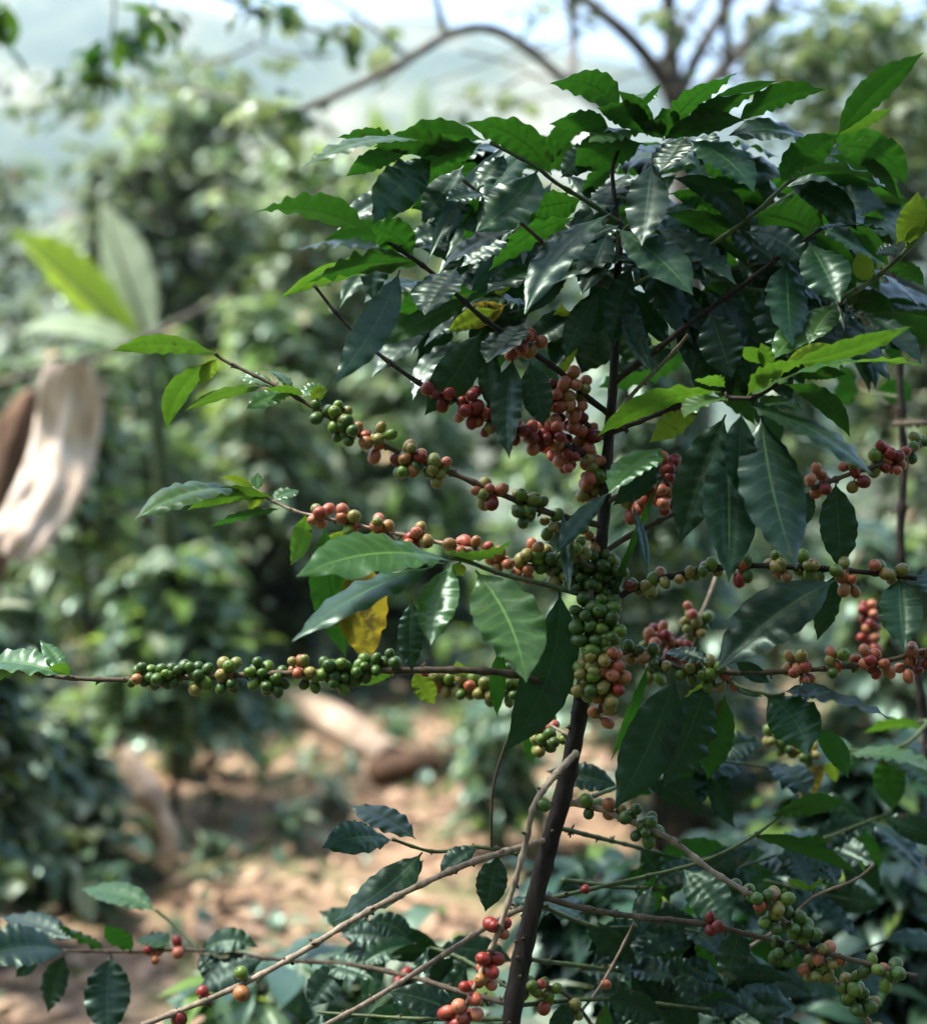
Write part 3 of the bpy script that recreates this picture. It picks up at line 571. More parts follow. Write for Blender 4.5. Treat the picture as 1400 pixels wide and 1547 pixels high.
BR([(812, 1362, 1.22), (900, 1342, 1.24), (960, 1328, 1.25), (1060, 1302, 1.26), (1140, 1262, 1.27), (1210, 1206, 1.28)], 4, 2.4, 'green', nodes=44,
   leaves=[(1160, 1235, 1270, 1215, 34, 'U', 4), (1130, 1262, 1290, 1320, 34, 'W', 12), (1030, 1312, 1098, 1400, 72, 'M', 6), (1010, 1312, 960, 1392, 50, 'W', 0, .03), (1120, 1390, 1095, 1490, 54, 'K', 0, -.03)],
   cher=[(877, 1340, 1, 1)])
BR([(1100, 1450, 1.25), (1180, 1400, 1.26), (1230, 1355, 1.26), (1290, 1330, 1.26), (1318, 1308, 1.26)], 4, 2.4, 'pale', nodes=30, leaves=[(1225, 1350, 1190, 1330, 14, 'V', 3), (1220, 1350, 1248, 1328, 14, 'V', 3), (1305, 1318, 1300, 1300, 8, 'V', 0)])
BR([(850, 1560, 1.24), (900, 1500, 1.25), (935, 1440, 1.26), (960, 1390, 1.26)], 3.5, 2.5, 'pale', nodes=34, cher=[(905, 1478, 1, .6)])
BR([(790, 1480, 1.22), (850, 1500, 1.23), (880, 1530, 1.24), (900, 1560, 1.24)], 4, 3, 'twig', cher=[(800, 1490, 3, .1), (812, 1500, 2, .8), (830, 1505, 3, .1), (860, 1530, 4, .5), (790, 1500, 3, .1), (820, 1535, 4, .4)])
BR([(868, 1115, 1.2), (830, 1095, 1.24), (800, 1070, 1.28)], 4, 3, 'pale', cher=[(822, 1092, 3, .05), (815, 1130, 5, .15), (812, 1128, 2, .9), (835, 1135, 4, .0), (805, 1150, 4, .3)], leaves=[(800, 1085, 805, 1150, 34, 'U', 0, .02)])
# extra leaves filling the shaded inside of the crown
fr = random.Random(11)
for k, (cx, cy, rx, ry, n) in enumerate([(700, 350, 130, 120, 20), (860, 360, 110, 130, 27), (1040, 350, 110, 120, 29), (1180, 390, 100, 120, 32), (1000, 255, 170, 50, 14), (790, 265, 110, 50, 16), (1200, 290, 100, 60, 14), (1090, 530, 90, 60, 12), (700, 480, 70, 40, 6), (1280, 430, 50, 60, 8)]):
    lv = []
    for i in range(n):
        a = fr.uniform(0, 6.28); q = math.sqrt(fr.random()); x, y = cx+rx*q*math.cos(a), cy+ry*q*math.sin(a)
        dr = 1 if x > 940+fr.gauss(0, 90) else -1; ln = fr.uniform(90, 150); an = fr.uniform(-.1, 1.35)
        lv.append((x, y, x+dr*ln*math.cos(an), y+ln*math.sin(an), fr.uniform(36, 58), fr.choice('GUD' if an < .45 else 'DGUM' if an < .9 else 'DKKW'), fr.uniform(4, 20), fr.uniform(-.05, .10)))
    BR([(934, 440-k*16, 1.2), ((cx+934)/2, (cy+430)/2, 1.25), (cx, cy, 1.29)], 4, 2.6, 'green', leaves=lv)
# shaded leaves low on the plant
for pts, lv in [([(800, 1360, 1.22), (900, 1400, 1.28), (1010, 1400, 1.32), (1090, 1420, 1.34)], 16), ([(780, 1500, 1.22), (700, 1450, 1.3), (640, 1430, 1.36), (560, 1420, 1.4)], 14), ([(850, 1220, 1.22), (960, 1180, 1.3), (1060, 1150, 1.34), (1160, 1160, 1.36)], 12), ([(840, 1250, 1.22), (1000, 1290, 1.35), (1150, 1330, 1.42), (1280, 1360, 1.45)], 18), ([(780, 1520, 1.22), (900, 1510, 1.25), (1020, 1520, 1.28), (1180, 1540, 1.3)], 16), ([(850, 1330, 1.22), (1000, 1340, 1.3), (1180, 1290, 1.38), (1340, 1230, 1.42)], 22), ([(800, 1450, 1.22), (960, 1470, 1.3), (1150, 1490, 1.36), (1340, 1420, 1.4)], 22), ([(770, 1540, 1.22), (640, 1540, 1.24), (480, 1530, 1.26)], 10)]:
    L_ = []
    for q in range(lv):
        t = fr.uniform(.25, 1)*(len(pts)-1); j = min(int(t), len(pts)-2); x = lerp(pts[j][0], pts[j+1][0], t-j); y = lerp(pts[j][1], pts[j+1][1], t-j)
        an = fr.uniform(-.5, 1.4); dr = (1 if pts[-1][0] > pts[0][0] else -1)*(1 if fr.random() < .7 else -1); ln = fr.uniform(70, 120)
        L_.append((x, y, x+dr*ln*math.cos(an), y+ln*math.sin(an), fr.uniform(34, 52), fr.choice('GDKMDKW'), fr.uniform(0, 14), fr.uniform(-.02, .05)))
    BR(pts, 4, 2.4, 'green', leaves=L_, nodes=40)

# ------------------------------------------------------------------ second coffee plant on the right (thin stem, bright tips)
c2 = empty('coffee_plant', V((P(1375, 1500, 1.6).x, 1.6, 0)), 'thin dark-stemmed coffee plant at the right edge with red cherries and yellow-green tip leaves', 'coffee plant')
branch(c2, [(1470, 2000, 1.55), (1450, 1547, 1.55), (1405, 1150, 1.55), (1362, 860, 1.55), (1365, 700, 1.55), (1358, 560, 1.55), (1350, 430, 1.55), (1345, 330, 1.55)], 9, 5, 'trunk', nodes=70, name='trunk')
BR2 = lambda *a, **k: branch(c2, *a, **k)
BR2([(1352, 640, 1.55), (1420, 640, 1.35), (1400, 665, 1.22), (1345, 696, 1.19), (1290, 714, 1.18), (1225, 738, 1.18)], 4, 3, 'twig', nodes=30, cr=.0062,
    cher=[(1228, 715, 5, .95), (1245, 735, 3, .9), (1288, 700, 4, .8), (1298, 725, 5, .85), (1318, 690, 2, .5), (1332, 670, 4, .9), (1335, 690, 3, .8), (1350, 702, 5, .9), (1362, 690, 4, .7), (1385, 665, 2, .05), (1378, 690, 2, .3)])
BR2([(1352, 520, 1.55), (1300, 480, 1.35), (1270, 455, 1.19), (1315, 425, 1.18), (1365, 382, 1.17), (1410, 330, 1.17)], 4.5, 3, 'green', nodes=40,
    leaves=[(1353, 368, 1384, 292, 50, 'Y', -8), (1366, 378, 1416, 325, 30, 'Y', 6), (1318, 424, 1298, 382, 40, 'Y', -4), (1360, 376, 1325, 385, 26, 'D', 4), (1335, 400, 1392, 430, 26, 'U', 8, .02), (1385, 355, 1420, 300, 40, 'V', 6)])
BR2([(1362, 1100, 1.55), (1400, 1090, 1.45), (1360, 1128, 1.42), (1280, 1135, 1.42)], 3.5, 2.4, 'green',
    leaves=[(1345, 1135, 1348, 1222, 60, 'W', 4), (1290, 1135, 1240, 1120, 30, 'H', 6), (1280, 1138, 1400, 1165, 40, 'H', 10), (1400, 1100, 1310, 1108, 26, 'V', 10), (1330, 1140, 1410, 1190, 44, 'H', 8), (1245, 1152, 1212, 1208, 36, 'T', 4), (1250, 1150, 1262, 1180, 26, 'Y', 0)],
    cher=[(1150, 1110, 7, .2), (1180, 1125, 7, .15), (1130, 1105, 4, .7), (1210, 1140, 6, .3)])
BR2([(1358, 900, 1.55), (1330, 930, 1.5), (1310, 990, 1.5)], 3.5, 2.4, 'twig', cher=[(1310, 925, 9, 1), (1312, 955, 8, .95), (1318, 980, 6, .9)])
BR2([(1358, 600, 1.55), (1300, 590, 1.6), (1270, 580, 1.65)], 3, 2, 'green', leaves=[(1325, 585, 1375, 605, 50, 'W', 6), (1300, 590, 1262, 610, 52, 'W', 6), (1290, 580, 1260, 560, 36, 'W', 3)])

# ------------------------------------------------------------------ plants behind, each a thing
def proto_leaf(wr=.36, nl=6, nw=2, bend=.25, r=None):
    p0, pc, p1 = V((0, 0, 0)), V((0, .5, bend)), V((0, 1, -bend*.25))
    return leaf_geo(p0, pc, p1, V((0, 0, 1)), wr*.5, r, nl, nw, wave=.12, quilt=0, fold=.35)
pr = random.Random(3)
PROTO = [proto_leaf(.40+.05*pr.uniform(-1, 1), 7, 2, pr.uniform(.12, .42), pr) for _ in range(8)]
SMALL = [proto_leaf(.62, 3, 2, pr.uniform(.05, .25), pr) for _ in range(5)]
class Crown:
    def __init__(s): s.v, s.f, s.u, s.mi, s.m = [], [], [], [], []
    def add(s, pos, d, up, ln, mname, protos, r):
        vs, fs, uv = protos[r.randrange(len(protos))]
        d = d.normalized(); up = (up - d*up.dot(d)); up = up.normalized() if up.length > 1e-3 else d.orthogonal().normalized()
        sd = d.cross(up); mt = Matrix((sd, d, up)).transposed() * ln
        b = len(s.v); s.v.extend([pos + mt @ v for v in vs]); s.u.extend(uv)
        s.f.extend([tuple(b+i for i in f) for f in fs])
        if mname not in s.m: s.m.append(mname)
        s.mi.extend([s.m.index(mname)]*len(fs))
    def build(s, parent, name='crown'):
        return mesh(name, s.v, s.f, [M[m] for m in s.m], parent, s.v[0].copy(), s.u, s.mi)
def pick(pal, r):
    x = r.random()*sum(p[1] for p in pal)
    for n, w_ in pal:
        x -= w_
        if x <= 0: return n
    return pal[-1][0]
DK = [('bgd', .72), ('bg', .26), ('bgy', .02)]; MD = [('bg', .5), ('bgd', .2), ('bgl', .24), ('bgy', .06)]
PL = [('bgl', .62), ('bg', .22), ('bgy', .11), ('dry', .05)]; DD = [('dark', .75), ('mid', .2), ('bgd', .05)]; GR = [('greyleaf', .5), ('bgl', .3), ('bg', .15), ('dry', .05)]  # DD: shade of the lower right put into the leaf colour
def shrub(name, label, cat, px, top, d, rad, ln, n, pal, low=.25, group=None, seed=0, tree=False, protos=PROTO, bark='trunk', per=11):
    r = random.Random(seed*77+int(px)+int(d*100))
    x = (px-700)*K*d; y = d; z0 = gh(x, y); h = P(px, top, d).z - z0 - ln*.2; R_ = rad*K*d
    base = V((x, y, z0-.02)); root = empty(name, base, label, cat, group)
    vs, fs = [], []
    lean = V((r.uniform(-.06, .06)*h, r.uniform(-.04, .04)*h, 0))
    def tr_(t): return base + V((lean.x*t*t+.02*h*math.sin(3*t+seed), lean.y*t, h*.93*t))
    tube_geo([tr_(i/10) for i in range(11)], [lerp(.016, .004, i/10)*(.5+h*.45) for i in range(11)], 7, vs, fs)
    cr = Crown(); n = int(n*2.7); ns = max(5, n//per)
    for i in range(ns):
        t = low + (1-low)*((i+r.random())/ns)
        a = i*2.4 + r.uniform(-.4, .4); o = tr_(t)
        sh = (1-.62*((t-low)/(1-low))**1.5)*r.uniform(.72, 1.08) if not tree else math.sqrt(max(.05, 1-(2*(t-low)/(1-low)-1)**2*.9))*r.uniform(.3, 1.1)
        dirh = V((math.cos(a), math.sin(a), 0)); L_ = max(ln*.6, (R_*sh - ln*.35)*r.uniform(.7, 1.05))
        rise = r.uniform(.1, .5) + .5*max(0, t-.75)*4
        pts = [o + dirh*(L_*q) + V((0, 0, L_*(rise*q - .45*q*q))) for q in (0, .25, .5, .75, 1)]
        tube_geo(pts, [.0055*(.5+h*.35), .004, .0034, .003, .0018], 5, vs, fs)
        np_ = per//2+1
        for k in range(np_):
            q = .22+.78*k/(np_-1) if np_ > 1 else 1
            j = min(3, int(q*4)); p = pts[j].lerp(pts[j+1], q*4-j)
            sd = dirh.cross(V((0, 0, 1)))
            for s_ in (-1, 1):
                if r.random() < .1: continue
                dd_ = dirh*r.uniform(.3, 1.0) + sd*s_*r.uniform(.4, 1.1)*(1 if k < np_-1 else .3) + V((0, 0, r.uniform(-.75, .25)))
                up = V((r.uniform(-.35, .35), r.uniform(-.35, .35), 1))
                mm = pick(pal, r)
                if k >= np_-1 and r.random() < .22 and pal is not DK: mm = 'bgy'
                cr.add(p + V((r.uniform(-1, 1), r.uniform(-1, 1), r.uniform(-1, 1)))*ln*.12, dd_, up, ln*r.uniform(.65, 1.2), mm, protos, r)
    mesh('trunk', vs, fs, M[bark], root, base)
    cr.build(root); return root
G1 = 'coffee shrubs growing behind the main plant'
SH = [
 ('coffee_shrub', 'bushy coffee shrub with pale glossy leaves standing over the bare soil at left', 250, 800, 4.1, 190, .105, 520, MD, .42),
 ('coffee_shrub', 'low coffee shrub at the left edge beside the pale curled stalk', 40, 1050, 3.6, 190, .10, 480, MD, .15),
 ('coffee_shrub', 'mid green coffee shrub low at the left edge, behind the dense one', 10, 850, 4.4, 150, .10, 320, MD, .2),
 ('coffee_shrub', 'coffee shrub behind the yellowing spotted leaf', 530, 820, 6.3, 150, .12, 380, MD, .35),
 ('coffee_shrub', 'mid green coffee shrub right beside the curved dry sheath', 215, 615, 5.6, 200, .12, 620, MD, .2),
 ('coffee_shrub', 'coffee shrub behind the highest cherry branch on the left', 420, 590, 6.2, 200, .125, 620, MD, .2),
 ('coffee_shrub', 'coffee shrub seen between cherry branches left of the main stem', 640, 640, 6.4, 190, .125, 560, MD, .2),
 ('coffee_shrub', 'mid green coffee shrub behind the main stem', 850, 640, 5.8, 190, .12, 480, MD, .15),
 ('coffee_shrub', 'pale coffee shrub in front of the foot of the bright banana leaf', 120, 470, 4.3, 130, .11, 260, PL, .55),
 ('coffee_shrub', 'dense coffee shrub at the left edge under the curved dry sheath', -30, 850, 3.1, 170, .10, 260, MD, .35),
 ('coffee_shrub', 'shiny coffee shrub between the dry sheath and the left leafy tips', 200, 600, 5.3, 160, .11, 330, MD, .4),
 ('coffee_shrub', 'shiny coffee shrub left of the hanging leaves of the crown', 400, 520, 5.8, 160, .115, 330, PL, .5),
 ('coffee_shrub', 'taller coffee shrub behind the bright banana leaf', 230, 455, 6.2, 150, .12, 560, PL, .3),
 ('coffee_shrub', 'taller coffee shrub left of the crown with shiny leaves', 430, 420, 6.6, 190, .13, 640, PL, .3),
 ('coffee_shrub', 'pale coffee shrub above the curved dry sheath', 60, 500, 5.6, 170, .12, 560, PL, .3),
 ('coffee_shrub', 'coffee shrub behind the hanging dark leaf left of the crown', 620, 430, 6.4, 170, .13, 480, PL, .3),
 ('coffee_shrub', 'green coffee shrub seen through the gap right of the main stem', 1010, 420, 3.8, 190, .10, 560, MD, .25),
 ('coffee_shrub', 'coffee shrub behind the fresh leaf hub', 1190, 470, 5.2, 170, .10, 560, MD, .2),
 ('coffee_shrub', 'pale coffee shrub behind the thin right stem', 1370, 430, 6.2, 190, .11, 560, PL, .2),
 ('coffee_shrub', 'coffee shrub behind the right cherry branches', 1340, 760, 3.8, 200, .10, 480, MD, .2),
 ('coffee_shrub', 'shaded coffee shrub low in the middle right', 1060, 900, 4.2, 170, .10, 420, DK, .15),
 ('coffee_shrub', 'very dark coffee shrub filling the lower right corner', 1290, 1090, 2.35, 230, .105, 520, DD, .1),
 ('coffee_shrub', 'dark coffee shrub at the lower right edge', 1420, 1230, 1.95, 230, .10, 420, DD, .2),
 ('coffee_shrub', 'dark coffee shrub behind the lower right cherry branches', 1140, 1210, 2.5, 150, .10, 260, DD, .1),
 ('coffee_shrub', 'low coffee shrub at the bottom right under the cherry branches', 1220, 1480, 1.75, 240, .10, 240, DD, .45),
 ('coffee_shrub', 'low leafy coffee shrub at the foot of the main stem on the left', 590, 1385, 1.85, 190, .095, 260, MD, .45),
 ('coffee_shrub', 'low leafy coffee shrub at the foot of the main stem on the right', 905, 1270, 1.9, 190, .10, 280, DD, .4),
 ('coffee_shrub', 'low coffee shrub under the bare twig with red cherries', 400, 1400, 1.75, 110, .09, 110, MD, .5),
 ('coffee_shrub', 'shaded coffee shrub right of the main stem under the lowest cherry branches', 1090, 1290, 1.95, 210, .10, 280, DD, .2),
 ('coffee_shrub', 'leafy coffee shrub at the bottom edge between the bare twigs', 730, 1450, 1.6, 130, .09, 120, MD, .5),
 ('coffee_shrub', 'young coffee shrub behind the lower part of the main stem', 760, 1050, 3.9, 90, .09, 160, MD, .3),
]
for i, (nm, lb, px, top, d, rad, ln, n, pal, low) in enumerate(SH):
    shrub(nm, lb, 'coffee shrub', px, top, d, rad, ln, n, pal, low, G1, i)
TR = [
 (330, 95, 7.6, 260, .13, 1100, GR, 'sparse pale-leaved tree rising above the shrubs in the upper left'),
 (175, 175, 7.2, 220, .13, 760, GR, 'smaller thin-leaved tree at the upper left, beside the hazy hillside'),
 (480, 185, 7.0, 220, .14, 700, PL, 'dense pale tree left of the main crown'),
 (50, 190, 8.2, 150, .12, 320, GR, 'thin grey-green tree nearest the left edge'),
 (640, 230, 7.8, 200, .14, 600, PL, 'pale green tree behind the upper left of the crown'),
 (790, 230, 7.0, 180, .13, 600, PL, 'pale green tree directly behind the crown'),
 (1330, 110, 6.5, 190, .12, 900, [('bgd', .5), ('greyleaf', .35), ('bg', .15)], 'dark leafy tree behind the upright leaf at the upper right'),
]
for i, (px, top, d, rad, ln, n, pal, lb) in enumerate(TR):
    shrub('leafy_tree', lb, 'tree', px, top, d, rad, ln, n, pal, .40, 'trees behind the coffee shrubs', 50+i, tree=True, bark='grey')

def gp(px, py):
    dr = (P(px, py, 1)-CAM).normalized(); t = .5
    while t < 60:
        p = CAM+dr*t
        if p.z < gh(p.x, p.y): return V((p.x, p.y, gh(p.x, p.y)))
        t += .02
    return p
# seedlings on the soil
for i, (px, py, s, pal) in enumerate([(330, 1375, .17, MD), (440, 1290, .13, MD), (320, 1245, .22, DK), (500, 1235, .10, MD), (240, 1330, .12, DK), (600, 1140, .12, MD), (690, 1180, .16, MD), (480, 1085, .14, MD), (390, 1180, .20, DK), (760, 1290, .12, MD), (160, 1400, .13, DK), (30, 1330, .16, MD)]):
    b = gp(px, py); dpt = (b-CAM).dot(-BACK); r = random.Random(900+i)
    root = empty('seedling', b, ['small leafy seedling on the bare soil', 'tiny seedling beside the fallen wood', 'dark upright seedling on the soil'][i % 3], 'seedling', 'seedlings scattered over the soil')
    root['label'] = ['bushy seedling below the left shrub, at the frame third', 'grey-green seedling left of the bright spot', 'taller dark seedling right of the curled stalk', 'low sprig on the soil below the dark hollow', 'dark sprig under the curled stalk', 'small seedling beside the end of the fallen log',
                     'seedling behind the fallen log to its right', 'seedling near the far end of the fallen log', 'dark seedling above the soil between stalk and log', 'seedling just left of the main stem', 'dark seedling above the lower left leaves', 'seedling at the left edge on the soil'][i]
    vs, fs = [], []; tube_geo([b, b+V((0, 0, s))], [.005, .0025], 6, vs, fs); mesh('stem', vs, fs, M['twig'], root, b)
    cr = Crown()
    for k in range(int(26+s*60)):
        a = r.uniform(0, 6.28); q = r.uniform(.25, 1)
        cr.add(b+V((r.uniform(-.02, .02), r.uniform(-.02, .02), s*q)), V((math.cos(a), math.sin(a), r.uniform(-.5, .7))), V((0, 0, 1)), r.uniform(.05, .09), pick(pal, r), PROTO, r)
    cr.build(root, 'foliage')

# ------------------------------------------------------------------ banana plants
def banana(label, stem, leaves, d, sr=.06):
    """stem: px of the foot; leaves (bx,by,tx,ty,w,kind,mat,bend)"""
    x = (stem-700)*K*d; b = V((x, d, gh(x, d)-.05)); root = empty('banana_plant', b, label, 'banana plant', 'banana plants among the shrubs')
    bx, by = leaves[0][0], leaves[0][1]; top = P(bx, by, d)
    vs, fs = [], []; tube_geo(smooth_path([b, b.lerp(top, .5)+V((.03, 0, 0)), top], 6), [lerp(sr, sr*.35, i/12) for i in range(13)], 10, vs, fs)
    mesh('stem', vs, fs, M['green'], root, b)
    for i, (bx, by, tx, ty, w_, nz, mm, bend) in enumerate(leaves):
        r = random.Random(i*5+int(stem)); p0, p1 = P(bx, by, d), P(tx, ty, d-.25*nz[2])
        n0 = cs(V(nz).normalized()); n0 = (n0-(p1-p0).normalized()*n0.dot((p1-p0).normalized())).normalized()
        pc = (p0+p1)/2 + V((0, 0, bend*2*K*d))
        v, f, u = leaf_geo(p0, pc, p1, n0, w_*K*d*.5, r, 30, 8, wave=.06, quilt=.02, fold=.35)
        lf = mesh('leaf', v, f, M[mm], root, p0, u)
        pv, pf = [], []; pts = [p0*(1-t)**2+pc*2*t*(1-t)+p1*t*t - n0*.004 for t in [q/10 for q in range(10)]]
        tube_geo([top, *pts], [sr*.4]+[lerp(.012, .003, q/9) for q in range(10)], 6, pv, pf); mesh('midrib', pv, pf, M['green'], lf, p0)
banana('banana plant with one bright yellow-green leaf slanting down at the left edge', 260,
       [(225, 540, 15, 345, 110, (.5, .5, -.7), 'banana', 6), (230, 530, 150, 300, 90, (.3, .1, -.9), 'bananap', 0), (235, 540, 30, 500, 80, (0, .8, .5), 'bananap', 20)], 4.6)
banana('pale banana plant with long drooping leaves behind the left shrubs', 420,
       [(420, 450, 185, 432, 60, (0, .85, .5), 'bananap', 16), (420, 440, 300, 330, 60, (.2, .8, .5), 'bananap', 10), (420, 445, 560, 400, 60, (0, .8, .5), 'bananap', 14), (420, 440, 470, 200, 60, (.4, .2, -.9), 'bananap', 0)], 7.2)
banana('tall banana plant whose pale upright leaves stand left of the crown against the hillside', 620,
       [(610, 380, 640, 112, 75, (.3, .2, -.9), 'bananap', 0), (610, 380, 560, 150, 62, (.2, .2, -.9), 'banana', 0), (610, 380, 440, 235, 60, (0, .8, -.5), 'bananap', 20), (610, 380, 720, 200, 60, (-.2, .6, .7), 'bananap', 10), (610, 380, 470, 330, 60, (0, .8, .5), 'bananap', 16)], 9.5)

# ------------------------------------------------------------------ grey shade tree with bare arching limbs (upper right) and its thin crown
st = empty('shade_tree', V((P(1040, 1200, 4.2).x, 4.2, gh(P(1040, 1200, 4.2).x, 4.2))), 'grey shade tree with bare arching limbs above the crown of the coffee plant', 'tree')
def limb(name, pts, r0, r1, parent=st, m='grey'):
    W = smooth_path([P(*p) for p in pts], 6); dm = pts[0][2]; vs, fs = [], []
    tube_geo(W, [lerp(r0, r1, i/(len(W)-1))*K*dm*(1+.12*noise.noise(V((i*.5, r0, 0)))) for i in range(len(W))], 9, vs, fs)
    return mesh(name, vs, fs, M[m], parent, W[0])
limb('trunk', [(1065, 1340, 4.2), (1060, 1000, 4.2), (1050, 600, 4.2), (1035, 300, 4.2), (1020, 165, 4.2)], 34, 17)
limb('limb', [(1020, 170, 4.2), (1000, -120, 4.1), (960, -420, 3.6), (900, -900, 2.6), (850, -1500, 1.9)], 13, 7)  # reaches out to the added leaves that shade the plant
limb('limb', [(1025, 200, 4.2), (930, 170, 3.9), (850, 118, 3.5), (790, 68, 3.2), (735, 42, 3.1), (680, 52, 3.0), (600, 98, 2.9), (520, 138, 2.9), (440, 172, 2.9), (380, 190, 2.9)], 7, 3.4)
limb('limb', [(1022, 170, 4.2), (1000, 118, 4.15), (950, 55, 4.1), (880, -5, 4.1), (840, -60, 4.1)], 13, 8)
limb('limb', [(1020, 165, 4.2), (1050, 90, 4.2), (1090, 20, 4.2), (1140, -60, 4.2)], 11, 8)
limb('limb', [(1022, 180, 4.2), (1075, 120, 4.3), (1130, 60, 4.3), (1180, -20, 4.3)], 12, 8)
limb('limb', [(990, 105, 4.15), (1020, 60, 4.1), (1075, -20, 4.1)], 7, 4)
limb('limb', [(862, 125, 3.55), (866, 60, 4.0), (858, -30, 4.0)], 8, 7)
limb('limb', [(672, 54, 3.0), (664, 20, 3.0), (650, -30, 3.0)], 6, 4)
limb('limb', [(1097, 110, 4.25), (1098, 50, 4.2), (1085, -30, 4.2)], 8, 6)
limb('limb', [(1075, 120, 4.3), (1170, 110, 4.3), (1260, 120, 4.3), (1330, 140, 4.3)], 5, 3)
limb('limb', [(440, 172, 2.9), (360, 150, 3.6), (240, 130, 4.4), (100, 150, 5.0), (20, 160, 5.2)], 4, 2)
limb('limb', [(620, 88, 2.93), (560, 40, 2.93), (520, 10, 2.93), (470, -20, 2.93)], 3, 2)
cr = Crown(); r = random.Random(5)
for cx, cy, rx, ry, n, d in [(1320, 60, 110, 80, 420, 4.4), (1210, 100, 70, 50, 160, 4.4), (1380, 170, 60, 90, 240, 4.3), (1260, 190, 80, 50, 180, 4.4), (1150, 60, 70, 60, 60, 4.4), (1010, 30, 50, 40, 22, 4.1), (840, 20, 60, 30, 16, 4.0), (430, 20, 40, 25, 24, 3.8), (1120, 150, 50, 40, 24, 4.2), (420, 170, 60, 30, 40, 3.1), (300, 120, 120, 40, 90, 4.6), (120, 150, 110, 45, 80, 5.0), (560, 60, 60, 30, 16, 3.3), (740, 150, 60, 20, 20, 4.5)]:
    for i in range(n):
        p = P(cx+r.gauss(0, .5)*rx, cy+r.gauss(0, .5)*ry, d+r.uniform(-.5, .5))
        cr.add(p, V((r.uniform(-1, 1), r.uniform(-1, 1), r.uniform(-1, .4))), V((r.uniform(-.4, .4), r.uniform(-.4, .4), 1)), r.uniform(.05, .085), pick([('greyleaf', .45), ('bgl', .2), ('bgd', .35)], r), SMALL, r)
# extra crown leaves, out of view, added above the picture to shade the coffee plant
for i in range(4600):
    a = r.uniform(0, 6.28); q = math.sqrt(r.random())
    p = V((.15+2.3*q*math.cos(a), 1.0+1.95*q*math.sin(a), 3.25+r.uniform(-.25, .35)))
    if noise.noise(V((p.x*2.1, p.y*2.1, 4))) > .0: continue
    cr.add(p, V((r.uniform(-1, 1), r.uniform(-1, 1), r.uniform(-.7, .3))), V((r.uniform(-.4, .4), r.uniform(-.4, .4), 1)), r.uniform(.07, .12), pick([('greyleaf', .3), ('bg', .4), ('bgd', .3)], r), SMALL, r)
for k in range(26):
    x0 = r.uniform(380, 1380); y0 = r.uniform(-60, 140); a_ = r.uniform(-.9, .9)+(math.pi if r.random() < .5 else 0); l_ = r.uniform(90, 260); dp = r.uniform(2.9, 4.6)
    limb('twig', [(x0, y0, dp), (x0+math.cos(a_)*l_*.5, y0+math.sin(a_)*l_*.5+r.uniform(-20, 20), dp), (x0+math.cos(a_)*l_, y0+math.sin(a_)*l_*.9, dp+.1)], r.uniform(1.6, 3.2), 1)
cr.build(st)
# green-leaved tree at the far left: only a limb with hanging leaves reaches the picture
st2 = empty('shade_tree', V((-1.7, 2.9, gh(-1.7, 2.9))), 'tree whose thin limb hangs bright green leaves into the top left corner', 'tree')
limb('trunk', [(-620, 1900, 2.9), (-600, 900, 2.9), (-560, 200, 2.9), (-500, -160, 2.9)], 26, 16, st2)
limb('limb', [(-500, -140, 2.9), (-200, -90, 2.8), (0, -40, 2.7), (150, -20, 2.7), (260, -30, 2.7), (400, 20, 2.7), (520, 60, 2.7)], 9, 2, st2)
cr = Crown()
for bx, by, n in [(165, 60, 14), (150, 105, 12), (235, 20, 14), (120, 100, 3), (175, 85, 4), (395, 10, 6), (0, 10, 8), (440, 30, 4), (10, 60, 4)]:
    for i in range(n):
        p = P(bx+r.uniform(-18, 18), by+r.uniform(-15, 15), 2.7+r.uniform(-.08, .08)); a = r.uniform(0, 6.28)
        cr.add(p, V((math.cos(a)*.8, math.sin(a)*.8, r.uniform(-1.1, .1))), V((r.uniform(-.4, .4), -.2, 1)), r.uniform(.06, .10), pick([('young', .7), ('mid', .3)], r), PROTO, r)
    if n > 5:
        pass
cr.build(st2)
limb('limb', [(170, -20, 2.7), (172, 30, 2.7), (155, 110, 2.7)], 2.5, 1.5, st2); limb('limb', [(230, -28, 2.7), (236, 20, 2.7)], 2, 1.5, st2)

M['drydark'] = leaf_mat('dark dry leaf', (.12, .075, .05), (.16, .10, .07), (.1, .05, .02), .1, .6, veins=False, var=.35, spec=.3)
M['sheath'] = bark_mat('dry sheath', (.42, .31, .23), (.78, .66, .55), 16, bump=.004, stretch=(2.2, 2.2, .3))
M['stone'] = bark_mat('stone', (.28, .14, .10), (.55, .36, .28), 30, bump=.004, stretch=(1, 1, 1))
# ------------------------------------------------------------------ dead wood
def wood(name, label, cat, pts, rr, m='log', world=False, squash=1, ends=None, ridges=6):
    W = smooth_path(pts if world else [P(*p) for p in pts], 8); n = len(W); vs, fs = [], []
    rads = []
    for i in range(n):
        q = i/(n-1)*(len(rr)-1); a = int(min(q, len(rr)-2)); rads.append(lerp(rr[a], rr[a+1], q-a))
    tube_geo(W, rads, 20, vs, fs)
    for i in range(n):
        for k in range(20):
            j = i*20+k; d = vs[j]-W[i]
            f = 1 + (.22*noise.noise(V((k*1.3, i*.12, 2))) if ridges == 3 else 0) + .07*math.sin(k*2*math.pi/20*ridges+i*.1) + .13*noise.noise(V((k*.5, i*.35, rr[0]*40)))
            vs[j] = W[i]+d*f
    o = mesh(name, vs, fs, [M[m], M['logend']], None, W[0], mi=[0]*(len(fs)-2)+[1, 1])
    return tag(o, label, cat)
W = smooth_path([P(*p) for p in [(102, 550, 3.0), (104, 610, 3.02), (96, 670, 3.03), (78, 725, 3.0), (52, 775, 2.97), (28, 810, 2.94), (8, 840, 2.93)]], 8)
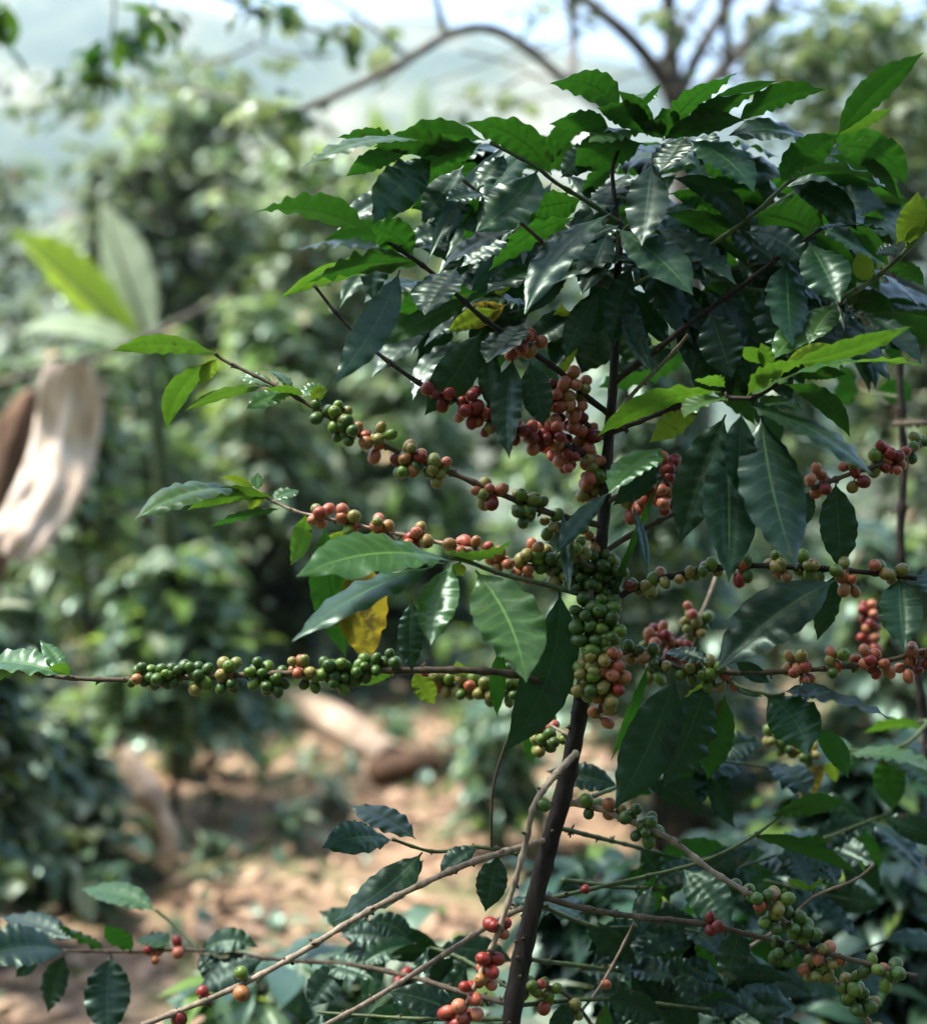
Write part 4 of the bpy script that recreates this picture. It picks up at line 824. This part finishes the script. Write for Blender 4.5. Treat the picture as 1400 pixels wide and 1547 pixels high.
vs, fs, n_, nu = [], [], len(W), 18
for i, c in enumerate(W):
    t = i/(n_-1); tg = (W[min(i+1, n_-1)]-W[max(i-1, 0)]).normalized(); sd = tg.cross(BACK).normalized(); nn = sd.cross(tg).normalized()
    hw = 47*K*3*(1+.10*math.sin(t*5))*(1 if t > .1 else .7+.3*t/.1)*math.sqrt(max(.02, 1-max(0, (t-.78)/.22)**2))
    for side in (1, -1):
        for k in range(nu+1):
            u = -1+2*k/nu; jag = .03*noise.noise(V((u*6, 1, 1))) if i == 0 else 0
            rid = .004*math.cos(u*6.5)+.010*noise.noise(V((u*3, t*6, 2)))-.012*u*u
            vs.append(c+sd*hw*u*(1+.06*noise.noise(V((t*9, side, 3))))+nn*(rid+side*.004*(1-u**4))-tg*jag*1.5)
w2 = 2*(nu+1)
for i in range(n_-1):
    for k in range(nu):
        q = i*w2+k; fs.append((q, q+1, q+1+w2, q+w2)); q += nu+1; fs.append((q, q+w2, q+1+w2, q+1))
    for k in (0, nu):
        q = i*w2+k; fs.append((q, q+w2, q+w2+nu+1, q+nu+1))
tag(mesh('dry_banana_sheath', vs, fs, M['sheath'], None, W[0]), 'pale tan dry banana sheath curving down at the left edge', 'dry sheath')
wood('dead_trunk', 'dark brown rotten trunk behind the curved dry sheath', 'dead trunk', [(50, 590, 3.3), (28, 650, 3.3), (0, 760, 3.3), (-40, 900, 3.3), (-80, 1350, 3.3)], [x*K*3.3 for x in (10, 32, 42, 42, 42)], 'logend')
wood('fallen_stick', 'long thin grey stick lying across the shrubs above the dry sheath', 'stick', [(-30, 590, 3.6), (60, 562, 3.6), (160, 535, 3.7), (260, 490, 3.8), (350, 440, 3.9)], [x*K*3.6 for x in (7, 6, 5, 5, 3)], 'grey')
a, b = gp(425, 1075), gp(592, 1172)
wood('fallen_log', 'pale dry log lying diagonally on the bare soil', 'log', [a+V((0, 0, .05)), a.lerp(b, .5)+V((0, 0, .07)), b+V((0, 0, .045))], [.050, .060, .055], world=True)
a, b = gp(560, 1190), gp(690, 1165)
wood('fallen_log', 'short dark rotten log at the near end of the pale log', 'log', [a+V((0, 0, .04)), a.lerp(b, .5)+V((0, 0, .05)), b+V((0, 0, .03))], [.04, .045, .03], 'logend', world=True)
wood('dry_stalk', 'pale dry stalk hanging down and curled at its foot', 'stalk', [(192, 1130, 3.4), (205, 1165, 3.38), (224, 1198, 3.36), (243, 1232, 3.35), (256, 1262, 3.34), (254, 1286, 3.33), (240, 1312, 3.33)], [x*K*3.45 for x in (8, 17, 22, 14, 15, 10, 4)])
a, b = gp(640, 1225), gp(800, 1250)
for i, (px, py, s, lb) in enumerate([(765, 1228, .05, 'reddish stone on the soil left of the main stem'), (540, 1140, .03, 'small pale stone beside the fallen log'), (700, 1205, .028, 'small tan stone in the middle of the bare soil'), (470, 1200, .025, 'flat stone on the soil below the fallen log'), (860, 1200, .05, 'brown stone behind the main stem')]):
    c = gp(px, py); vs, fs = [], []; nn = 12
    for j in range(9):
        th = math.pi*j/8
        for k in range(nn):
            ph = 2*math.pi*k/nn; v = V((math.sin(th)*math.cos(ph), math.sin(th)*math.sin(ph)*.8, math.cos(th)*.55)); vs.append(c+v*s*(1+.3*noise.noise(v*1.7+V((i*3, 0, 0))))+V((0, 0, s*.2)))
    fs = [(j*nn+k, (j+1)*nn+k, (j+1)*nn+(k+1) % nn, j*nn+(k+1) % nn) for j in range(8) for k in range(nn)]
    tag(mesh('stone', vs, fs, M['stone'], None, c), lb, 'stone', 'stones on the soil')
# litter of dry leaves on the soil, and low weeds: nobody could count them
cr = Crown(); r = random.Random(21)
for i in range(5200):
    y = 1.6+6.5*r.random()**1.2; x = r.uniform(-.55, .5)*(y*1.1+.5)
    cr.add(V((x, y, gh(x, y)+.008)), V((r.uniform(-1, 1), r.uniform(-1, 1), r.uniform(-.1, .3))), V((r.uniform(-.5, .5), r.uniform(-.5, .5), 1)), r.uniform(.04, .10), pick([('dry', .6), ('drydark', .25), ('bgl', .06), ('bgd', .06), ('bgy', .03)], r), PROTO, r)
lt = cr.build(None, 'leaf_litter'); tag(lt, 'dry tan leaves littering the bare soil', 'leaf litter', kind='stuff')
ug = Crown(); r2 = random.Random(77)
for i in range(5200):
    y = 5.6+9*r2.random(); x = r2.uniform(-.62, .62)*(y+.5); a = r2.uniform(0, 6.28); h_ = .34*r2.random()*min(1, (y-5.2)/1.2)*(1+noise.noise(V((x, y, 2))))
    ug.add(V((x, y, gh(x, y)+h_)), V((math.cos(a), math.sin(a), r2.uniform(-.5, .5))), V((r2.uniform(-.4, .4), r2.uniform(-.4, .4), 1)), r2.uniform(.07, .13), pick([('bgd', .45), ('bg', .4), ('bgl', .1), ('dry', .05)], r2), SMALL, r2)
tag(ug.build(None, 'undergrowth'), 'low green undergrowth between and behind the coffee shrubs', 'undergrowth', kind='stuff')
cr = Crown()
for i in range(4600):
    y = 1.8+6*r.random(); x = r.uniform(-.55, .5)*(y*1.1+.5)
    if noise.noise(V((x*1.6, y*1.6, 9))) < -.05: continue
    a = r.uniform(0, 6.28)
    cr.add(V((x, y, gh(x, y))), V((math.cos(a)*.7, math.sin(a)*.7, r.uniform(.3, 1))), V((0, 0, 1)), r.uniform(.035, .085), pick(MD, r), SMALL, r)
wd = cr.build(None, 'weeds'); tag(wd, 'patches of small green weeds on the soil', 'weeds', kind='stuff')

# ------------------------------------------------------------------ haze
def box(name, lo_, hi_, mt):
    vs = [V((x, y, z)) for z in (lo_[2], hi_[2]) for y in (lo_[1], hi_[1]) for x in (lo_[0], hi_[0])]
    return mesh(name, vs, [(0, 2, 3, 1), (4, 5, 7, 6), (0, 1, 5, 4), (2, 6, 7, 3), (0, 4, 6, 2), (1, 3, 7, 5)], mt, None, V((0, 0, 0)), smooth=False)
m, nt, out = mat('haze')
v = N(nt, 'ShaderNodeVolumePrincipled'); v.inputs['Color'].default_value = (.44, .56, .71, 1); v.inputs['Density'].default_value = HAZE; v.inputs['Anisotropy'].default_value = .3
L(nt, v.outputs[0], out.inputs['Volume'])
allz = [(-1e9, 1e9)]
tag(box('haze', (-1700, -400, -75), (1700, 2400, 215), m), kind='stuff')
print('HILLMAX', max(v.co.z for v in bpy.data.objects['hills'].data.vertices), min(v.co.z for v in bpy.data.objects['hills'].data.vertices))

# ------------------------------------------------------------------ light, sky
w = bpy.data.worlds.new('World'); bpy.context.scene.world = w; w.use_nodes = True
nt = w.node_tree; nt.nodes.clear()
sky = nt.nodes.new('ShaderNodeTexSky'); sky.sky_type = 'NISHITA'; sky.sun_disc = False
SE, SA = R(64), R(-80)          # sun behind the plant, up and to the left
sky.sun_elevation = SE; sky.sun_rotation = SA; sky.air_density = 1.0; sky.dust_density = 2.6; sky.ozone_density = 1.0
bg = N(nt, 'ShaderNodeBackground', Strength=.148); L(nt, sky.outputs[0], bg.inputs[0])
wo = nt.nodes.new('ShaderNodeOutputWorld'); L(nt, bg.outputs[0], wo.inputs[0])
ld = bpy.data.lights.new('sun', 'SUN'); lo = bpy.data.objects.new('sun', ld); C.objects.link(lo)
ld.energy = 3.4; ld.angle = R(10); ld.color = (1, .93, .82)
sd = V((math.sin(SA)*math.cos(SE), math.cos(SA)*math.cos(SE), math.sin(SE)))
lo.rotation_mode = 'QUATERNION'; lo.rotation_quaternion = sd.to_track_quat('Z', 'Y')
sc = bpy.context.scene
sc.view_settings.view_transform = 'Standard'; sc.view_settings.look = 'None'; sc.view_settings.gamma = 1
sc.view_settings.exposure = EXPO
sc.cycles.use_denoising = True
sc.cycles.max_bounces = 8; sc.cycles.transmission_bounces = 4; sc.cycles.diffuse_bounces = 4; sc.cycles.glossy_bounces = 3; sc.cycles.volume_bounces = 2
sc.cycles.sample_clamp_indirect = 6; sc.cycles.caustics_reflective = False
